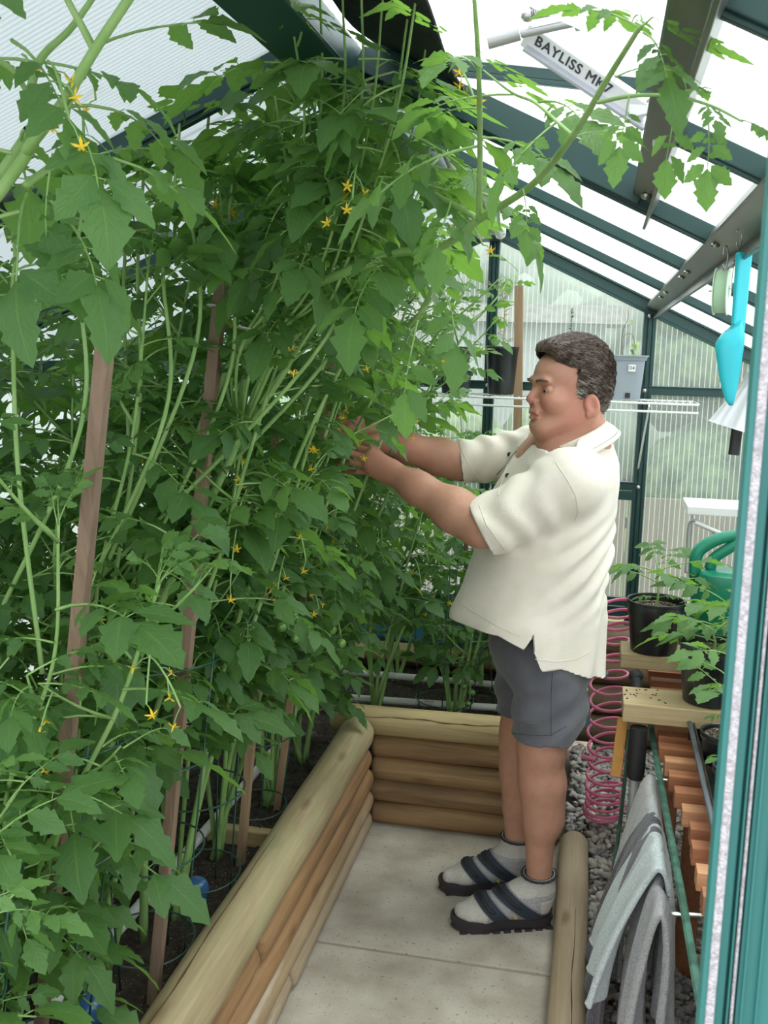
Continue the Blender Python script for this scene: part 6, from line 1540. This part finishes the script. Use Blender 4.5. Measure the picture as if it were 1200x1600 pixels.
for g_ in CUTS:
    if g_ is hemz:
        gv = hemz(SV); keep = (gv[SF] > 0).any(1); SF = SF[keep]; SV, SF = compact(SV, SF); gv = hemz(SV); SV[gv < 0, 2] -= gv[gv < 0]
    else: SV, SF = trim(SV, SF, g_)
CREAM = mat('cream pique cotton', (.84, .765, .685), .85, sheen=.2, noise=((.79, .73, .62), 18, (1, 1, 1), .45, .7), bump=[(520, .35, (1, 1, 1))])
CREAM2 = mat('cream ribbed cotton', (.82, .765, .66), .85, bump=[(300, .5, (1, 1, .2))])
so_ = np_mesh('polo_shirt', SV, SF, [CREAM], man); md = so_.modifiers.new('t', 'SOLIDIFY'); md.thickness = .003; md.offset = -1
def surf(px, py, fn=shirt_fn, t0=2.2, t1=3.6, lift=.0):
    d = np.array(ray(px, py)); d /= np.linalg.norm(d); o = np.array(CAM); t = t0
    for _ in range(90):
        v = fn((o+d*t)[None])[0]
        if v < lift+1e-4: break
        t += max(v-lift, 1e-4)*.7
        if t > t1: return None
    return o+d*t
def seam(name, pts, m, r, lift=.0, fn=shirt_fn, parent=None, n=8, flat=1.0):
    P = []
    for i in range(len(pts)-1):
        for k in range(n):
            t = k/n; q_ = surf(pts[i][0]*(1-t)+pts[i+1][0]*t, pts[i][1]*(1-t)+pts[i+1][1]*t, fn, lift=lift)
            if q_ is not None: P.append(q_)
    q_ = surf(*pts[-1], fn, lift=lift)
    if q_ is not None: P.append(q_)
    if len(P) > 2: b = MB(); b.tube([Vector(x) for x in P], r, 6, flat=flat); return b.build(name, m, parent or so_, smooth='all')
SEAM = mat('cream seam thread', (.72, .67, .57), .9)
seam('armhole_seam', [(868, 722), (888, 752), (900, 775), (903, 800), (898, 815)], SEAM, .0011)
seam('sleeve_hem_seam', [(748, 788), (760, 820), (788, 858)], SEAM, .0010)
seam('sleeve_hem_seam', [(716, 690), (730, 722), (748, 750)], SEAM, .0010)
seam('hem_seam', [(716, 938), (740, 956), (780, 980), (812, 994)], SEAM, .0010)
seam('hem_seam', [(836, 1030), (870, 1034), (900, 1030), (922, 1018)], SEAM, .0010)
DARKL = mat('dark charcoal trim', (.03, .03, .035), .6)
seam('placket_edge', [(836, 692), (822, 698), (806, 706), (797, 716), (789, 728), (776, 742)], DARKL, .0012)
seam('placket_edge', [(826, 690), (808, 700), (797, 718), (786, 745), (778, 775)], SEAM, .0011)
for (px, py) in ((796, 710), (793, 743)):
    c = surf(px, py); b = MB(); n_ = Vector((CAM-Vector(c))).normalized(); rot = n_.to_track_quat('Z', 'Y').to_matrix(); b.lathe([(0, -.001), (.0062, -.001), (.0068, .0008), (.006, .0022), (.004, .0018), (0, .0018)], 18, c, rot=rot); b.build('button', DARKL, so_, smooth=True)
# collar
b = MB(); V = []; n = 64
topC = NC+NA*.028; botC = NC-NA*.006
uA = HFa-NA*(HFa @ NA); uA /= np.linalg.norm(uA); vA = np.cross(NA, uA)
for j in range(7):
    s = j/6
    for i in range(n+1):
        a = math.radians(9)+(2*math.pi-math.radians(18))*i/n; bk = .5-.5*math.cos(a)    # 0 front, 1 back
        r = .080+.004*math.sin(s*3.1)+.030*s**1.3; hgt = .026*(1-s)-.016*s**1.5*(1.0+.6*(1-bk)); frontdip = -.020*(1-bk)**3
        V.append(NC+NA*(hgt+frontdip)+uA*(r*1.12*math.cos(a))+vA*(r*.97*math.sin(a)))
b.add(np.array(V), [(j*(n+1)+i, j*(n+1)+i+1, (j+1)*(n+1)+i+1, (j+1)*(n+1)+i) for j in range(6) for i in range(n)])
col_ = b.build('collar', CREAM2, man, smooth='all', solid=.004)
b = MB(); b.tube([Vector(V[5*(n+1)+i])+Vector(NA*.0025) for i in range(n+1)], .0012, 6); b.build('collar_stripe', DARKL, col_, smooth='all')

# shorts
HAn, HBn = HpN, A3(852, 1165, 2.725); HAf, HBf = HpF, A3(823, 1140, 2.915)
def shorts_fn(p):
    d = sl_el(PEL-UPZ*.01-TF*.01, (.150, .165, .13), np.stack([TF, TL, UPZ], 1))(p)
    ln = sl_rc(HAn-TF*.004, HBn-TF*.006, .104, .102)(p); lf_ = sl_rc(HAf, HBf, .105, .092)(p)
    z = p[:, 2]; q = p-PEL; u = q @ TF; v = q @ TL
    w_ = .0045*np.sin(z*70+2*np.sin(u*18)+u*20)*np.clip((.80-z)/.1, 0, 1)+.0035*np.sin(u*52+v*20+z*12)
    return smin(d, smin(ln, lf_, .015), .05)+w_
XV, XF = surface_nets(shorts_fn, (-.42, 2.45, .42), (.20, 3.15, 1.1), .0065); XV = smooth_v(XV, XF, 1, .5)
def shem(p):
    q = p-PEL; u = q @ TF
    return p[:, 2]-(.578+.050*np.clip((-.03-u)/.09, 0, 1)+.004*np.sin(u*60))
XV, XF = trim(XV, XF, shem); XV, XF = trim(XV, XF, lambda p: .93-p[:, 2])
GREYS = mat('slate grey cotton twill', (.105, .105, .125), .85, sheen=.2, noise=((.14, .14, .16), 12, (1, 1, 1), .45, .7), bump=[(400, .3, (1, 1, 1)), (30, .3, (1, 1, 1))])
sh_ = np_mesh('shorts', XV, XF, [GREYS], man); md = sh_.modifiers.new('t', 'SOLIDIFY'); md.thickness = .0035; md.offset = -1
DGS = mat('grey seam', (.07, .07, .085), .9)
seam('side_seam', [(863, 1052), (861, 1090), (861, 1150)], DGS, .0013, fn=shorts_fn, parent=sh_)
seam('hem_seam', [(800, 1146), (830, 1149), (860, 1149), (885, 1135)], DGS, .0012, fn=shorts_fn, parent=sh_)
LOGO = mat('grey green embroidery', (.13, .15, .15), .8)
for pl in ([(811, 1130), (846, 1131), (846, 1141), (811, 1140), (811, 1130)], [(817, 1137), (826, 1134), (834, 1135), (841, 1136)]): seam('stitched_logo', pl, LOGO, .0011, fn=shorts_fn, parent=sh_, n=5)

# wrist watch on the far wrist
d_ = (Wf-Ef)/np.linalg.norm(Wf-Ef); wc = Wf-d_*.010; u1 = Vector(d_).orthogonal().normalized(); u2 = Vector(d_).cross(u1)
b = MB(); b.tube([Vector(wc)+u1*.0335*math.cos(a)+u2*.0335*math.sin(a) for a in np.linspace(0, 6.2832, 37)[:-1]], .0065, 8, closed=True, flat=.35, upv=tuple(d_)); wt = b.build('watch_strap', STEEL, man, smooth='all')
b = MB(); b.tube([wc+np.array([0.004, -.020, .024]), wc+np.array([0.004, -.024, .029])], .014, 20); b.build('watch_face', STEEL, wt, smooth=True)

# socks and sandals
SOCKL = mat('oatmeal grey sock knit', (.50, .47, .43), .95, noise=((.58, .56, .52), 200, (1, 1, 1), .4, .6), bump=[(420, .8, (1, 1, 1))])
SOCKD = mat('darker grey sock knit', (.30, .30, .31), .95, noise=((.44, .44, .45), 300, (1, 1, 1), .4, .6), bump=[(420, .8, (1, 1, 1))])
SOCKB = mat('charcoal sock band', (.035, .035, .042), .95, bump=[(500, .6, (1, 1, 1))])
SNAVY = mat('navy nubuck strap', (.022, .032, .050), .8, bump=(200, .3, (1, 1, 1))); SOLEM = mat('black brown rubber sole', (.028, .022, .026), .65); LINE = mat('grey neoprene lining', (.24, .22, .24), .8); BLKN = mat('black nylon webbing', (.012, .012, .014), .7); YST = mat('yellow stitch', (.6, .5, .12), .6); INSO = mat('dark footbed', (.05, .045, .05), .8)
def shoe(fr, An, K_, inn, band_h):
    pr_ = foot_prims(fr, An, inn, .0045); dk = (K_-An)/np.linalg.norm(K_-An); top = An+dk*(band_h+.03)
    pr_.append(('+', .02, sl_rc(An, top, .0415, .0445)))
    def fn(p):
        t = (p-An) @ dk; return sdf_eval(pr_, p)+.0012*np.sin(t*420)*np.clip(t/.02+1.5, 0, 1)*np.clip((.01-t)/.02, 0, 1)+.0010*np.sin(np.arctan2((p-An) @ fr[2], (p-An) @ fr[1])*34)*np.clip((t-.01)/.02, 0, 1)
    lo = np.minimum(fr[0], fr[0]+fr[1]*fr[3])-.07; hi = np.maximum(fr[0], fr[0]+fr[1]*fr[3])+.07; lo[2] = .025; hi[2] = top[2]+.05
    V, F = surface_nets(fn, lo, hi, .0032)
    V, F = trim(V, F, lambda p: An[2]*0+band_h-(p-An) @ dk)
    V, F = trim(V, F, lambda p: p[:, 2]-.031)
    gr = np.zeros(len(F), int); c = V[F].mean(1); t = (c-An) @ dk; al = (c-fr[0]) @ fr[1]/fr[3]
    gr[(t < .006)] = 1; gr[(al > .70)] = 0; gr[(al < .14)*(c[:, 2] < .09)] = 0
    o = np_mesh('sock', V, F, [SOCKL, SOCKD], man); o.data.polygons.foreach_set('material_index', gr.astype(np.int32)); md = o.modifiers.new('t', 'SOLIDIFY'); md.thickness = .002; md.offset = 0
    # dark rolled band
    b = MB(); P = []
    s1 = Vector(dk).orthogonal().normalized(); s2 = Vector(dk).cross(s1); cc = Vector(An+dk*(band_h-.004))
    for a in np.linspace(0, 6.2832, 49)[:-1]:
        d = s1*math.cos(a)+s2*math.sin(a); r = .030
        for _ in range(20):
            v = fn(np.array([cc+d*r]))[0]
            r -= v*.8
        P.append(cc+d*r)
    b.tube(P, .0085, 8, closed=True, flat=.45, upv=tuple(dk)); b.build('sock_band', SOCKB, o, smooth='all')
    # sandal: sole
    sd = empty('sandal', tuple(fr[0])); sd.parent = man; sd.location = (0, 0, 0)
    h, d, s, L = fr; out_ = []
    prof = [(-.035, .0, .0), (-.02, .026, -.026), (.05, .036, -.035), (.20, .037, -.036), (.40, .034, -.035), (.60, .041, -.042), (.76, .049, -.050), (.90, .043, -.046), (1.0, .028, -.032), (1.045, .005, -.008)]
    up_ = [fpt(fr, a, bb*(1)+inn*.002, 0)[:2] for a, bb, _ in prof]; dn = [fpt(fr, a, bb+inn*.002, 0)[:2] for a, _, bb in prof[::-1]]
    outl = [Vector((x, y, 0)) for x, y in up_+dn]; outl = spline(outl, 4)
    cen = sum(outl, Vector())/len(outl); rings = []
    for z, k in ((.0, .94), (.003, .985), (.012, .965), (.018, .985), (.026, 1.0), (.035, 1.0), (.0355, .95), (.033, .93)): rings.append([cen+(p-cen)*k+Vector((0, 0, z+(.006*max(0, ((p-cen).dot(Vector(d))/L-.42)))*3)) for p in outl])
    m_ = len(outl); b = MB(); b.add([tuple(p) for r in rings for p in r], [(i*m_+k, i*m_+(k+1) % m_, (i+1)*m_+(k+1) % m_, (i+1)*m_+k) for i in range(len(rings)-1) for k in range(m_)]+[tuple(range(m_-1, -1, -1)), tuple((len(rings)-1)*m_+k for k in range(m_))])
    for i in range(9):    # tread lugs along the edge
        for sg in (-1, 1):
            q = fpt(fr, .02+.115*i, sg*(.034+.009*math.sin(min(1, i/8)*2.6)), -SOLE+.004); b.box(q, (.020, .010, .006), Matrix.Rotation(math.atan2(d[1], d[0]), 3, 'Z'))
    b.build('sole', SOLEM, sd, smooth=True)
    # straps: shells that hug the foot between two planes
    def strap(name, m, a0, a1, tilt, grow, th, zmin=.034, side=None, zmax=None, v0=None, v1=None):
        pq = foot_prims(fr, An, inn, grow)
        def sfn(p): return np.abs(sdf_eval(pq, p))-th
        def along(p): return ((p-h) @ d)/L-tilt*(p[:, 2]-.05)
        def sfn2(p):
            al_ = (along(p)-(a0+a1)/2)*L; dd = np.maximum(sfn(p), np.abs(al_)-(a1-a0)/2*L); dd = np.maximum(dd, zmin-p[:, 2])
            if zmax: dd = np.maximum(dd, p[:, 2]-zmax)
            if side is not None: dd = np.maximum(dd, -side*((p-h) @ s)+(v0 or 0))
            return dd
        V, F = surface_nets(sfn2, lo, hi, .0024)
        if len(F): return np_mesh(name, V, F, [m], sd)
    sN = -1 if True else 1    # outer or inner side turned to the camera is the -y side
    strap('lining', LINE, .475, .685, 3.6, .0062, .0016)
    strap('toe_strap', SNAVY, .495, .67, 3.6, .0090, .0018)
    strap('lining', LINE, .100, .375, 5.0, .0062, .0016, zmax=.125)
    strap('instep_strap', SNAVY, .125, .35, 5.0, .0090, .0018, zmax=.128)
    strap('side_panel', LINE, .20, .60, .0, .0062, .0016, zmax=.046)
    strap('heel_cup', SOLEM, -.2, .16, 0, .0085, .0022, zmax=.050)
    strap('webbing', BLKN, .56, .625, 3.6, .0125, .0016, zmin=.062)
    strap('webbing', BLKN, .20, .275, 5.0, .0125, .0016, zmin=.075, zmax=.132)
    b = MB(); yaw_ = math.atan2(d[1], d[0])
    for (al_, zz) in ((.475, .040), (.49, .040), (.39, .040), (.405, .040)):
        q0 = fpt(fr, al_, 0, 0); 
        for sg in (-1,):
            c_ = fpt(fr, al_, (1 if s[1] < 0 else -1)*.040, zz-SOLE+.004); b.box(c_, (.0022, .004, .012), Matrix.Rotation(yaw_, 3, 'Z') @ Matrix.Rotation(.5, 3, 'Y'))
    b.build('stitching', YST, sd)
shoe(FN, AnN, KnN, -1, .052); shoe(FF, AnF, KnF, 1, .055)
